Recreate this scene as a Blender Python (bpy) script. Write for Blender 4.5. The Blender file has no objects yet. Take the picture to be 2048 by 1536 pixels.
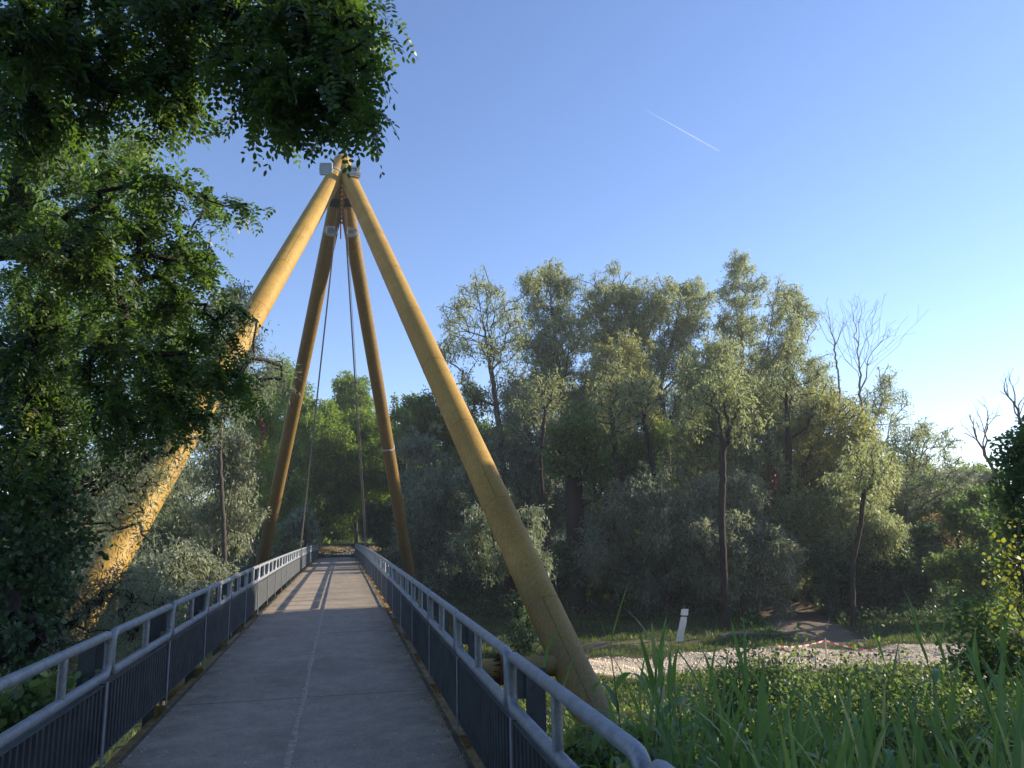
import bpy, math, random
import numpy as np
from math import radians, sin, cos, tan, atan2, pi, sqrt
sc = bpy.context.scene
COL = sc.collection
rng = np.random.default_rng(11)
random.seed(5)

# ------------------------------------------------------------ camera
EYE = np.array([0, 0, 1.6])
YAW, PIT, ROLL, F = .2179, .1883, -.0211, 1535.9      # photo 2048 px wide
fw = np.array([sin(YAW)*cos(PIT), cos(YAW)*cos(PIT), sin(PIT)])
rt = np.array([cos(YAW), -sin(YAW), 0]); up = np.cross(rt, fw)
rt, up = rt*cos(ROLL)+up*sin(ROLL), up*cos(ROLL)-rt*sin(ROLL)
from mathutils import Matrix, Vector
cd = bpy.data.cameras.new('camera'); cam = bpy.data.objects.new('camera', cd); COL.objects.link(cam)
cd.sensor_width = 36; cd.lens = F/2048*36; cd.clip_start = .05; cd.clip_end = 6000
M = Matrix.Identity(4)
for i in range(3):
    M[i][0] = rt[i]; M[i][1] = up[i]; M[i][2] = -fw[i]; M[i][3] = EYE[i]
cam.matrix_world = M
sc.camera = cam

# ------------------------------------------------------------ sky, sun, exposure
SUN_AZ, SUN_EL = radians(84), radians(22.4)           # azimuth from +Y towards +X
w = bpy.data.worlds.new('World'); sc.world = w; w.use_nodes = True
nt = w.node_tree; nt.nodes.clear()
sky = nt.nodes.new('ShaderNodeTexSky'); sky.sky_type = 'NISHITA'; sky.sun_disc = False
sky.sun_elevation = SUN_EL; sky.sun_rotation = SUN_AZ
sky.air_density = 1.0; sky.dust_density = .1; sky.ozone_density = 4.2
bg = nt.nodes.new('ShaderNodeBackground'); bg.inputs['Strength'].default_value = .15
wo = nt.nodes.new('ShaderNodeOutputWorld')
mxs = nt.nodes.new('ShaderNodeMix'); mxs.data_type = 'RGBA'; mxs.blend_type = 'MULTIPLY'; mxs.inputs[0].default_value = 1
mxs.inputs[7].default_value = (.94, .84, .88, 1); nt.links.new(sky.outputs[0], mxs.inputs[6])
nt.links.new(mxs.outputs[2], bg.inputs[0]); nt.links.new(bg.outputs[0], wo.inputs[0])
ld = bpy.data.lights.new('sun', 'SUN'); ld.energy = 5.0; ld.angle = radians(.5); ld.color = (1, .88, .70)
sun = bpy.data.objects.new('sun', ld); COL.objects.link(sun)
sd = Vector((sin(SUN_AZ)*cos(SUN_EL), cos(SUN_AZ)*cos(SUN_EL), sin(SUN_EL)))
sun.rotation_euler = sd.to_track_quat('Z', 'Y').to_euler()
sc.view_settings.view_transform = 'Standard'; sc.view_settings.look = 'None'
sc.view_settings.exposure = .92; sc.view_settings.gamma = 1
sc.cycles.max_bounces = 6; sc.cycles.transparent_max_bounces = 8
sc.cycles.volume_bounces = 0
sc.cycles.use_denoising = True

# ------------------------------------------------------------ helpers
def un(x, y, dep):
    return EYE + (fw+rt*(x-1024)/F-up*(y-768)/F)*dep
def ray_z(x, y, z):
    r = fw+rt*(x-1024)/F-up*(y-768)/F
    return EYE + r*((z-EYE[2])/r[2])

def tag(o, label=None, cat=None, group=None, kind=None):
    if label: o['label'] = label
    if cat: o['category'] = cat
    if group: o['group'] = group
    if kind: o['kind'] = kind
    return o
def empty(name, loc=(0, 0, 0)):
    o = bpy.data.objects.new(name, None); COL.objects.link(o); o.location = tuple(loc)
    o.empty_display_size = .2
    return o
def link(name, me, parent=None):
    o = bpy.data.objects.new(name, me); COL.objects.link(o)
    if parent is not None:
        o.parent = parent
        o.matrix_parent_inverse = Matrix.Translation(parent.matrix_basis.translation).inverted() if parent.type == 'EMPTY' else Matrix.Identity(4)
    return o
def np_mesh(name, V, faces, mat, attr=None, smooth=False):
    """faces: list of (F,k) int arrays"""
    me = bpy.data.meshes.new(name)
    V = np.asarray(V, np.float32)
    me.vertices.add(len(V)); me.vertices.foreach_set('co', V.ravel())
    loops = np.concatenate([f.ravel() for f in faces]).astype(np.int32)
    tot = np.concatenate([np.full(len(f), f.shape[1]) for f in faces]).astype(np.int32)
    st = np.concatenate([[0], np.cumsum(tot)[:-1]]).astype(np.int32)
    me.loops.add(len(loops)); me.loops.foreach_set('vertex_index', loops)
    me.polygons.add(len(tot)); me.polygons.foreach_set('loop_start', st)
    try: me.polygons.foreach_set('loop_total', tot)
    except Exception: pass
    me.polygons.foreach_set('use_smooth', np.full(len(tot), smooth))
    if attr is not None:
        a = me.attributes.new('rnd', 'FLOAT', 'POINT'); a.data.foreach_set('value', np.asarray(attr, np.float32))
    me.materials.append(mat); me.update(calc_edges=True)
    return me

class MB:
    """collects boxes, tubes and lofts, builds ONE mesh"""
    def __init__(s): s.V = []; s.F = {}; s.n = 0
    def add(s, V, F):
        V = np.asarray(V, float); s.V.append(V)
        for f in F:
            s.F.setdefault(len(f), []).append([i+s.n for i in f])
        s.n += len(V)
    def box(s, x0, x1, y0, y1, z0, z1, rot=None, c=None):
        V = np.array([(x, y, z) for x in (x0, x1) for y in (y0, y1) for z in (z0, z1)], float)
        if rot is not None: V = (V @ np.array(rot).T) + np.array(c)
        s.add(V, [(0, 1, 3, 2), (4, 6, 7, 5), (0, 4, 5, 1), (2, 3, 7, 6), (0, 2, 6, 4), (1, 5, 7, 3)])
    def tube(s, pts, r, n=12, cap=True, closed=False):
        P = np.asarray(pts, float); m = len(P)
        R = np.full(m, r) if np.isscalar(r) else np.asarray(r)
        if closed: T = np.roll(P, -1, 0)-np.roll(P, 1, 0)
        else: T = np.gradient(P, axis=0)
        T /= np.linalg.norm(T, axis=1)[:, None]+1e-9
        a = np.array([0, 0, 1.]) if abs(T[0][2]) < .9 else np.array([1., 0, 0])
        N = np.cross(T[0], a); N /= np.linalg.norm(N); V = []
        for i in range(m):
            N = N-T[i]*(N@T[i]); N /= np.linalg.norm(N); B = np.cross(T[i], N)
            for k in range(n):
                th = 2*pi*k/n; V.append(P[i]+R[i]*(cos(th)*N+sin(th)*B))
        Fc = []
        for i in range(m if closed else m-1):
            j = (i+1) % m
            for k in range(n):
                Fc.append((i*n+k, i*n+(k+1) % n, j*n+(k+1) % n, j*n+k))
        if cap and not closed:
            Fc.append(tuple(range(n))[::-1]); Fc.append(tuple((m-1)*n+k for k in range(n)))
        s.add(V, Fc)
    def build(s, name, mat, parent=None, smooth=False):
        V = np.concatenate(s.V); faces = [np.array(f) for f in s.F.values()]
        me = np_mesh(name, V, faces, mat, smooth=smooth)
        if smooth:
            try: me.set_sharp_from_angle(angle=radians(40))
            except Exception: pass
        return link(name, me, parent)

# ------------------------------------------------------------ materials
def newmat(name):
    m = bpy.data.materials.new(name); m.use_nodes = True; t = m.node_tree; t.nodes.clear()
    out = t.nodes.new('ShaderNodeOutputMaterial'); return m, t, out
def noise(t, scale, detail=4, rough=.6, vec=None, dist=0):
    n = t.nodes.new('ShaderNodeTexNoise'); n.inputs['Scale'].default_value = scale
    n.inputs['Detail'].default_value = detail; n.inputs['Roughness'].default_value = rough
    n.inputs['Distortion'].default_value = dist
    if vec is not None: t.links.new(vec, n.inputs['Vector'])
    return n
def ramp(t, src, stops):
    r = t.nodes.new('ShaderNodeValToRGB'); e = r.color_ramp.elements
    while len(e) < len(stops): e.new(.5)
    for i, (p, c) in enumerate(stops):
        e[i].position = p; e[i].color = (*c, 1)
    t.links.new(src, r.inputs[0]); return r
def texco(t, scale=(1, 1, 1), which='Object'):
    c = t.nodes.new('ShaderNodeTexCoord'); m = t.nodes.new('ShaderNodeMapping')
    m.inputs['Scale'].default_value = scale; t.links.new(c.outputs[which], m.inputs['Vector']); return m.outputs[0]
def mixc(t, fac, a, b, mode='MIX'):
    m = t.nodes.new('ShaderNodeMix'); m.data_type = 'RGBA'; m.blend_type = mode
    for s_, v in ((0, fac), (6, a), (7, b)):
        if hasattr(v, 'links'): t.links.new(v, m.inputs[s_])
        elif isinstance(v, (int, float)): m.inputs[s_].default_value = v
        else: m.inputs[s_].default_value = (*v, 1)
    return m.outputs[2]
def bump(t, h, s, d, bs):
    b = t.nodes.new('ShaderNodeBump'); b.inputs['Strength'].default_value = s; b.inputs['Distance'].default_value = d
    t.links.new(h, b.inputs['Height']); t.links.new(b.outputs[0], bs.inputs['Normal'])
def princ(t, out, rough=.6, metal=0, spec=.5):
    b = t.nodes.new('ShaderNodeBsdfPrincipled'); b.inputs['Roughness'].default_value = rough
    b.inputs['Metallic'].default_value = metal; b.inputs['Specular IOR Level'].default_value = spec
    t.links.new(b.outputs[0], out.inputs[0]); return b

def simple(name, col, rough=.7, metal=0, var=.25, scale=6, b=.0, spec=.4):
    m, t, o = newmat(name); bs = princ(t, o, rough, metal, spec); v = texco(t)
    n = noise(t, scale, 5, .65, v)
    r = ramp(t, n.outputs[0], [(.3, tuple(c*(1-var) for c in col)), (.7, tuple(c*(1+var) for c in col))])
    t.links.new(r.outputs[0], bs.inputs['Base Color'])
    if b: bump(t, n.outputs[0], b, .02, bs)
    return m

def leafmat(name, stops, trans=(.2, .3, .03), tf=.4, spec=.35, rough=.5):
    m, t, o = newmat(name)
    a = t.nodes.new('ShaderNodeAttribute'); a.attribute_name = 'rnd'
    r = ramp(t, a.outputs['Fac'], stops)
    bs = t.nodes.new('ShaderNodeBsdfPrincipled'); bs.inputs['Roughness'].default_value = rough
    bs.inputs['Specular IOR Level'].default_value = spec
    t.links.new(r.outputs[0], bs.inputs['Base Color'])
    tr = t.nodes.new('ShaderNodeBsdfTranslucent')
    c = mixc(t, .55, r.outputs[0], trans); t.links.new(c, tr.inputs[0])
    mx = t.nodes.new('ShaderNodeMixShader'); mx.inputs[0].default_value = tf
    t.links.new(bs.outputs[0], mx.inputs[1]); t.links.new(tr.outputs[0], mx.inputs[2])
    t.links.new(mx.outputs[0], o.inputs[0]); return m

MAT = {}
# willow: olive grey; locust: fresh green; etc.
MAT['willow'] = leafmat('willow_leaf', [(0, (0.125, 0.157, 0.087)), (.45, (0.251, 0.295, 0.157)), (.8, (0.364, 0.401, 0.207)), (1, (0.477, 0.451, 0.188))], (0.526, 0.589, 0.188), .45)
MAT['willow_silver'] = leafmat('silver_willow_leaf', [(0, (0.130, 0.155, 0.105)), (.5, (0.270, 0.300, 0.200)), (1, (0.450, 0.460, 0.310))], (0.450, 0.490, 0.240), .42)
MAT['willow_gold'] = leafmat('gold_willow_leaf', [(0, (0.157, 0.176, 0.073)), (.5, (0.290, 0.315, 0.133)), (1, (0.460, 0.436, 0.145))], (0.557, 0.581, 0.145), .46)
MAT['willow_dark'] = leafmat('shaded_willow_leaf', [(0, (0.099, 0.125, 0.086)), (.5, (0.198, 0.238, 0.158)), (1, (0.343, 0.383, 0.251))], (0.396, 0.462, 0.198), .38)  # darker copy of the willow leaf, shade put into its colour
MAT['locust'] = leafmat('locust_leaf', [(0, (0.031, 0.058, 0.018)), (.5, (0.062, 0.106, 0.026)), (.9, (0.098, 0.146, 0.039)), (1, (0.212, 0.212, 0.044))], (0.230, 0.406, 0.035), .42, rough=.42)
MAT['locust_far'] = leafmat('bank_locust_leaf', [(0, (0.057, 0.115, 0.023)), (.5, (0.127, 0.207, 0.034)), (1, (0.253, 0.310, 0.057))], (0.437, 0.620, 0.057), .48)
MAT['broad'] = leafmat('broad_leaf', [(0, (0.046, 0.085, 0.029)), (.5, (0.098, 0.156, 0.046)), (1, (0.182, 0.247, 0.065))], (0.312, 0.494, 0.065), .4)
MAT['ivy'] = leafmat('ivy_leaf', [(0, (0.041, 0.074, 0.041)), (.6, (0.088, 0.142, 0.068)), (1, (0.162, 0.230, 0.108))], (0.162, 0.297, 0.068), .28, rough=.5, spec=.2)
MAT['yellowgreen'] = leafmat('sapling_leaf', [(0, (.12, .17, .03)), (.6, (.22, .26, .04)), (1, (.36, .33, .05))], (.45, .45, .04), .45)
MAT['autumn'] = leafmat('autumn_leaf', [(0, (.13, .08, .03)), (.5, (.24, .13, .04)), (1, (.30, .24, .06))], (.35, .18, .04), .4)
MAT['red'] = leafmat('red_creeper_leaf', [(0, (.07, .010, .010)), (1, (.20, .022, .02))], (.22, .02, .02), .35)
MAT['shrub'] = leafmat('shrub_leaf', [(0, (0.062, 0.112, 0.037)), (.5, (0.131, 0.200, 0.062)), (.9, (0.225, 0.300, 0.094)), (1, (0.450, 0.388, 0.100))], (0.350, 0.500, 0.075), .4)
MAT['reed'] = leafmat('reed_leaf', [(0, (0.094, 0.188, 0.060)), (.5, (0.161, 0.296, 0.087)), (.85, (0.228, 0.363, 0.094)), (1, (0.564, 0.511, 0.242))], (0.430, 0.620, 0.094), .42, spec=.5, rough=.38)
MAT['grass'] = leafmat('grass_blade', [(0, (.05, .085, .02)), (.5, (.09, .13, .03)), (1, (.2, .19, .07))], (.2, .28, .04), .35)
MAT['dry'] = leafmat('dry_grass', [(0, (.25, .2, .11)), (.6, (.42, .34, .19)), (1, (.55, .45, .28))], (.45, .33, .16), .3)
def barkmat(name, a, b):
    m, t, o = newmat(name); bs = princ(t, o, .9, 0, .2); v = texco(t, (6, 6, 1.2))
    n = noise(t, 4, 6, .7, v)
    r = ramp(t, n.outputs[0], [(.3, a), (.7, b)]); t.links.new(r.outputs[0], bs.inputs['Base Color'])
    bump(t, n.outputs[0], .6, .03, bs); return m
MAT['bark'] = barkmat('grey_bark', (.035, .03, .025), (.11, .095, .08))
MAT['bark_dark'] = barkmat('dark_bark', (.018, .015, .012), (.06, .05, .04))
MAT['bark_pale'] = barkmat('pale_dead_wood', (.14, .12, .1), (.30, .26, .22))

def steel():
    m, t, o = newmat('galvanised_steel'); bs = princ(t, o, .48, .35, .5)
    v = texco(t)
    n = noise(t, 9, 6, .7, v); n2 = noise(t, 70, 3, .6, v)
    c = ramp(t, n.outputs[0], [(.3, (.22, .24, .26)), (.55, (.33, .35, .37)), (.75, (.42, .43, .44))])
    c2 = ramp(t, n2.outputs[0], [(.35, (.7, .7, .7)), (.65, (1.1, 1.1, 1.1))])
    mm = mixc(t, .6, c.outputs[0], c2.outputs[0], 'MULTIPLY'); t.links.new(mm, bs.inputs['Base Color'])
    rr = t.nodes.new('ShaderNodeMapRange'); rr.inputs[3].default_value = .38; rr.inputs[4].default_value = .6
    t.links.new(n.outputs[0], rr.inputs[0]); t.links.new(rr.outputs[0], bs.inputs['Roughness'])
    bump(t, n2.outputs[0], .08, .002, bs); return m
MAT['steel'] = steel()
def infill():
    m, t, o = newmat('infill_steel'); bs = princ(t, o, .55, .3, .4); v = texco(t)
    n = noise(t, 5, 6, .7, v)
    c = ramp(t, n.outputs[0], [(.3, (.075, .083, .09)), (.7, (.14, .148, .155))]); t.links.new(c.outputs[0], bs.inputs['Base Color']); return m
MAT['infill'] = infill()

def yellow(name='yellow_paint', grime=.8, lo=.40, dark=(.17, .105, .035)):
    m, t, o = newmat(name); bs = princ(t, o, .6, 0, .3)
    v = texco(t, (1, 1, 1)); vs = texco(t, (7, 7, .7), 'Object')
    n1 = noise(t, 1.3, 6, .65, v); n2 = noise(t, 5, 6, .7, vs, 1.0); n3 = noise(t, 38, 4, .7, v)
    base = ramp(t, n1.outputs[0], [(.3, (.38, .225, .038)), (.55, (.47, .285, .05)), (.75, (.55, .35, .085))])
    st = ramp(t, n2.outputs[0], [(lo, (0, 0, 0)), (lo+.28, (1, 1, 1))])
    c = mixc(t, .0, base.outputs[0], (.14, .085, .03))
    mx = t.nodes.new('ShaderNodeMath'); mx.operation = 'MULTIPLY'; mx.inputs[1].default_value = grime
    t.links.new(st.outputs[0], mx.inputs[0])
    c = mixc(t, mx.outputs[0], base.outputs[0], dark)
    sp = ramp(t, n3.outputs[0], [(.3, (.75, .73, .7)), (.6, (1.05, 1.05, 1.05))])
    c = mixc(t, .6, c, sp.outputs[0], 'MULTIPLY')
    # grime rising from the ground: greyer low down
    tc = t.nodes.new('ShaderNodeTexCoord'); sx = t.nodes.new('ShaderNodeSeparateXYZ'); t.links.new(tc.outputs['Object'], sx.inputs[0])
    mr = t.nodes.new('ShaderNodeMapRange'); mr.inputs[1].default_value = 1.2; mr.inputs[2].default_value = -.6
    t.links.new(sx.outputs[2], mr.inputs[0])
    n4 = noise(t, 3, 5, .7, vs, .5); mu = t.nodes.new('ShaderNodeMath'); mu.operation = 'MULTIPLY'
    t.links.new(mr.outputs[0], mu.inputs[0]); r4 = ramp(t, n4.outputs[0], [(.38, (0, 0, 0)), (.62, (.75, .75, .75))]); t.links.new(r4.outputs[0], mu.inputs[1])
    c = mixc(t, mu.outputs[0], c, (.17, .15, .11))
    t.links.new(c, bs.inputs['Base Color']); bump(t, n3.outputs[0], .12, .004, bs)
    return m
MAT['yellow'] = yellow()
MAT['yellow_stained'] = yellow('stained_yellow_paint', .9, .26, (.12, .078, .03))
MAT['yellow_seam'] = simple('weld_seam_brown', (.17, .105, .035), .8)  # own dark brown colour of the weld seams
MAT['rust'] = simple('rusty_steel', (.16, .075, .03), .85, .1, .5, 14, .4)
MAT['cable'] = simple('steel_cable', (.22, .19, .17), .6, .4, .2, 20)
MAT['black'] = simple('black_metal', (.02, .022, .025), .5, .2)
MAT['grey_box'] = simple('lamp_housing', (.45, .46, .46), .5, .2)
def glassm():
    m, t, o = newmat('lamp_glass'); bs = princ(t, o, .08, 0, .8); bs.inputs['Base Color'].default_value = (.20, .25, .25, 1); return m
MAT['glass'] = glassm()
MAT['wire'] = simple('pale_wire', (.5, .5, .5), .5)
MAT['dirt_strip'] = simple('mossy_deck_edge', (.10, .085, .05), .95, 0, .5, 12, .4)
MAT['beam'] = simple('yellow_channel', (.24, .155, .055), .8, 0, .6, 7)

def asphalt():
    m, t, o = newmat('deck_asphalt'); bs = princ(t, o, .95, 0, .12); v = texco(t)
    n1 = noise(t, .9, 5, .6, v); n2 = noise(t, 55, 4, .85, v); n3 = noise(t, 5, 7, .75, v)
    c1 = ramp(t, n1.outputs[0], [(.3, (.32, .265, .20)), (.7, (.41, .345, .265))])
    c2 = ramp(t, n2.outputs[0], [(.3, (.55, .55, .55)), (.68, (1.35, 1.35, 1.35))])
    c3 = ramp(t, n3.outputs[0], [(.3, (.74, .74, .75)), (.7, (1.14, 1.13, 1.12))])
    c = mixc(t, .8, c1.outputs[0], c2.outputs[0], 'MULTIPLY'); c = mixc(t, 1., c, c3.outputs[0], 'MULTIPLY')
    # damp, mossy margins along both kerb lines
    tc = t.nodes.new('ShaderNodeTexCoord'); sx = t.nodes.new('ShaderNodeSeparateXYZ'); t.links.new(tc.outputs['Object'], sx.inputs[0])
    ad = t.nodes.new('ShaderNodeMath'); ad.operation = 'ADD'; ad.inputs[1].default_value = .31; t.links.new(sx.outputs[0], ad.inputs[0])
    ab = t.nodes.new('ShaderNodeMath'); ab.operation = 'ABSOLUTE'; t.links.new(ad.outputs[0], ab.inputs[0])
    mr = t.nodes.new('ShaderNodeMapRange'); mr.inputs[1].default_value = .75; mr.inputs[2].default_value = 1.2; t.links.new(ab.outputs[0], mr.inputs[0])
    mu = t.nodes.new('ShaderNodeMath'); mu.operation = 'MULTIPLY'; t.links.new(mr.outputs[0], mu.inputs[0])
    n4 = noise(t, 3.5, 5, .7, v); r4 = ramp(t, n4.outputs[0], [(.35, (0, 0, 0)), (.65, (.8, .8, .8))]); t.links.new(r4.outputs[0], mu.inputs[1])
    c = mixc(t, mu.outputs[0], c, (.12, .10, .07))
    t.links.new(c, bs.inputs['Base Color']); bump(t, n2.outputs[0], .5, .004, bs); return m
MAT['asphalt'] = asphalt()
MAT['strip'] = simple('joint_bitumen', (.40, .34, .27), .95, 0, .45, 22, .8, .1)

def ground():
    m, t, o = newmat('river_ground'); bs = princ(t, o, .95, 0, .2); v = texco(t)
    a = t.nodes.new('ShaderNodeAttribute'); a.attribute_name = 'rnd'
    n1 = noise(t, .5, 6, .7, v); n2 = noise(t, 6, 6, .75, v); n3 = noise(t, 25, 4, .7, v)
    gr = ramp(t, n1.outputs[0], [(.3, (.035, .05, .018)), (.6, (.06, .075, .025)), (.8, (.10, .085, .05))])
    so = ramp(t, n2.outputs[0], [(.3, (.13, .10, .07)), (.7, (.24, .19, .14))])
    vo = t.nodes.new('ShaderNodeTexVoronoi'); vo.inputs['Scale'].default_value = 7; t.links.new(v, vo.inputs['Vector'])
    gv = ramp(t, vo.outputs['Color'], [(.1, (.42, .35, .26)), (.5, (.76, .63, .46)), (.9, (.86, .76, .58))])
    gm = mixc(t, .35, gv.outputs[0], so.outputs[0])
    r1 = ramp(t, a.outputs['Fac'], [(.25, (0, 0, 0)), (.5, (1, 1, 1))])
    r2 = ramp(t, a.outputs['Fac'], [(.55, (0, 0, 0)), (.9, (1, 1, 1))])
    c = mixc(t, r1.outputs[0], gr.outputs[0], so.outputs[0]); c = mixc(t, r2.outputs[0], c, gm)
    t.links.new(c, bs.inputs['Base Color']); bump(t, n2.outputs[0], .7, .1, bs); return m
MAT['ground'] = ground()
MAT['path'] = simple('gravel_path', (.15, .14, .125), .95, 0, .3, 20, .5)
MAT['pebble'] = simple('river_pebble', (.84, .71, .52), .9, 0, .3, 3, 0, .2)
def whitem(name, col, rough=.8):
    m, t, o = newmat(name); bs = princ(t, o, rough, 0, .3); n = noise(t, 12, 5, .7, texco(t))
    r = ramp(t, n.outputs[0], [(.3, tuple(c*.8 for c in col)), (.6, col)]); t.links.new(r.outputs[0], bs.inputs['Base Color']); return m
MAT['sheet'] = whitem('pale_sheet', (.72, .72, .70))
MAT['stake'] = whitem('wood_stake', (.5, .4, .28))
def tape():
    m, t, o = newmat('barrier_tape'); bs = princ(t, o, .5, 0, .4)
    a = t.nodes.new('ShaderNodeAttribute'); a.attribute_name = 'rnd'
    r = ramp(t, a.outputs['Fac'], [(.45, (.78, .74, .7)), (.55, (.60, .09, .06))]); t.links.new(r.outputs[0], bs.inputs['Base Color']); return m
MAT['tape'] = tape()
m, t, o = newmat('contrail_ice'); tr_ = t.nodes.new('ShaderNodeBsdfTranslucent'); tr_.inputs[0].default_value = (1, 1, 1, 1)
df = t.nodes.new('ShaderNodeBsdfDiffuse'); df.inputs[0].default_value = (1, 1, 1, 1); m1 = t.nodes.new('ShaderNodeMixShader'); t.links.new(tr_.outputs[0], m1.inputs[1]); t.links.new(df.outputs[0], m1.inputs[2])
tp = t.nodes.new('ShaderNodeBsdfTransparent'); m2 = t.nodes.new('ShaderNodeMixShader'); m2.inputs[0].default_value = .2; t.links.new(tp.outputs[0], m2.inputs[1]); t.links.new(m1.outputs[0], m2.inputs[2]); t.links.new(m2.outputs[0], o.inputs[0])
MAT['contrail'] = m
MAT['litter'] = leafmat('fallen_leaf', [(0, (.20, .15, .08)), (.5, (.5, .46, .34)), (1, (.75, .72, .6))], (.3, .25, .1), .1)

# ------------------------------------------------------------ terrain
def sst(a, b, x):
    t = np.clip((x-a)/(b-a), 0, 1); return t*t*(3-2*t)
def gz(X, Y):
    """ground height"""
    X = np.asarray(X, float); Y = np.asarray(Y, float)
    near = sst(20, 2.5, Y + .10*np.abs(X))              # bank on the camera side
    near = np.maximum(near, 0)
    far = sst(50, 60, Y + np.clip(X-8, 0, 60)*.62 + np.clip(-X-3, 0, 60)*.35)
    z = -3.2 + 3.05*near + 3.1*far
    z += far*np.clip((Y-62)*.03, 0, 3)
    side = sst(1.2, 2.6, np.abs(X+.3))*sst(13, 6, Y)*sst(-6, 1, Y)
    z -= side*(.9*sst(-2, 2, Y))
    z += .12*np.sin(X*.9+1)*np.cos(Y*.7)*sst(1.5, 4, np.abs(X+.3)) + .05*np.sin(X*2.7+Y*1.9)*sst(1.5, 3, np.abs(X+.3))
    return z
def mask(X, Y):
    """0 grass, .5 soil, 1 gravel"""
    c = 27.4 - (X-10)*.16 + .5*np.sin(X*.5)
    d = np.abs(Y-c)/(1.2 + .4*np.sin(X*.8+1)+.2*np.sin(X*2.1) + .07*np.clip(X, 0, 20))
    g = sst(1.15, .75, d)*sst(4.5, 8, X)*sst(27, 24, X)
    # dirt track climbing the far bank on the right
    cx = 20 + (Y-30)*.42
    tr = sst(2.6, 1.2, np.abs(X-cx))*sst(27, 30, Y)*sst(52, 44, Y)
    tr2 = sst(1.0, .4, np.abs(Y-31.8-.12*(X-12)))*sst(7, 9, X)*sst(17, 14, X)
    return np.maximum(g, .5*np.maximum(tr, tr2*.9))
def grid(xs, ys):
    X, Y = np.meshgrid(xs, ys); n = len(xs); m = len(ys)
    i = np.arange((m-1)*(n-1)); r = i//(n-1); c = i % (n-1); a = r*n+c
    return X.ravel(), Y.ravel(), np.stack([a, a+1, a+n+1, a+n], 1)
xs = np.concatenate([[-600, -300, -150, -80], np.arange(-50, 60.1, .4), [80, 150, 300, 600]])
ys = np.concatenate([[-300, -100, -40, -15], np.arange(-6, 75.1, .4), [90, 130, 200, 400, 900]])
X, Y, Fg = grid(xs, ys)
me = np_mesh('ground', np.stack([X, Y, gz(X, Y)], 1), [Fg], MAT['ground'], mask(X, Y), True)
tag(link('ground', me), kind='structure')
# paths at both bridge ends (sheets a few mm above the ground)
def path(name, cl, wdt):
    cl = np.array(cl, float); T = np.gradient(cl, axis=0); T /= np.linalg.norm(T, axis=1)[:, None]
    N = np.stack([T[:, 1], -T[:, 0]], 1); V = []; k = 7
    for i in range(len(cl)):
        for s_ in np.linspace(-wdt/2, wdt/2, k):
            p = cl[i]+N[i]*s_; V.append((p[0], p[1], float(gz(p[0], p[1]))+.03))
    Fc = [(i*k+j, i*k+j+1, (i+1)*k+j+1, (i+1)*k+j) for i in range(len(cl)-1) for j in range(k-1)]
    tag(link(name, np_mesh(name, V, [np.array(Fc)], MAT['path'], smooth=True)), kind='structure')
path('path', [(-.3+.02*max(0, y-60)**1.9, y) for y in np.arange(55.6, 76, .5)], 2.4)

# ------------------------------------------------------------ bridge deck
CAMB, L = .168, 56.
def z0(Y): return CAMB*4*Y*(L-Y)/L**2 if Y > -3 else 0
XL, XR = -1.468, .85
bridge = empty('footbridge', (-.31, 28, 0))
tag(bridge, 'narrow asphalt surfaced footbridge deck running straight ahead over the dry river bed', 'footbridge')
def strip(mb, x0, x1, y0, y1, za, zb, step=1.0):
    n = max(1, int(math.ceil((y1-y0)/step))); yy = np.linspace(y0, y1, n+1)
    V = []
    for y in yy:
        z = z0(y); V += [(x0, y, z+za), (x1, y, z+za), (x1, y, z+zb), (x0, y, z+zb)]
    Fc = [(0, 1, 2, 3)]
    for i in range(n):
        for k in range(4): Fc.append((i*4+k, (i+1)*4+k, (i+1)*4+(k+1) % 4, i*4+(k+1) % 4))
    Fc.append(tuple(n*4+k for k in (3, 2, 1, 0))); mb.add(V, Fc)
joints = [-2.0]+[3.35+4.62*i for i in range(12)]
joints = [j for j in joints if j < 55.5]+[56.0]
for a, b in zip(joints[:-1], joints[1:]):
    mb = MB(); dz = random.uniform(-.0015, .0015)
    strip(mb, XL, XR, a+.011, b-.011, -.10, dz); mb.build('deck_slab', MAT['asphalt'], bridge)
mb = MB()
n = 230; yy = np.linspace(-2, 56, n); wob = .004*np.sin(yy*1.7)+.003*np.sin(yy*5.1)
V = []
for y, wv in zip(yy, wob):
    hw = .024+.006*sin(y*3.3); c = -.33+wv; z = z0(y)
    V += [(c-hw, y, z+.004), (c-hw*.6, y, z+.010), (c+hw*.6, y, z+.010), (c+hw, y, z+.004)]
Fc = [(i*4+k, i*4+k+1, (i+1)*4+k+1, (i+1)*4+k) for i in range(n-1) for k in range(3)]
mb.add(V, Fc); mb.build('joint_strip', MAT['strip'], bridge, True)
for s_, xe in ((-1, XL), (1, XR)):
    mb = MB(); strip(mb, min(xe, xe+s_*.05), max(xe, xe+s_*.05), -2, 56, -.10, -.012); mb.build('edge_kerb', MAT['dirt_strip'], bridge)
    mb = MB()
    xa, xb = sorted((xe+s_*.053, xe+s_*.066)); strip(mb, xa, xb, -2, 56, -.30, -.02)
    xa, xb = sorted((xe-s_*.05, xe+s_*.050)); strip(mb, xa, xb, -2, 56, -.312, -.30)
    xa, xb = sorted((xe+s_*.067, xe+s_*.22)); strip(mb, xa, xb, -2, 56, -.132, -.12)
    mb.build('edge_beam', MAT['beam'], bridge)
mb = MB()
for y in np.arange(0, 56, 4.0):
    mb = MB(); mb.box(XL+.01, XR-.01, y-.06, y+.06, z0(y)-.30, z0(y)-.102); mb.build('cross_girder', MAT['beam'], bridge)
mb = MB(); mb.box(-1.9, 1.3, 56.02, 56.6, -3.2, -.02); mb.build('far_abutment', MAT['ground'], bridge)

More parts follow.
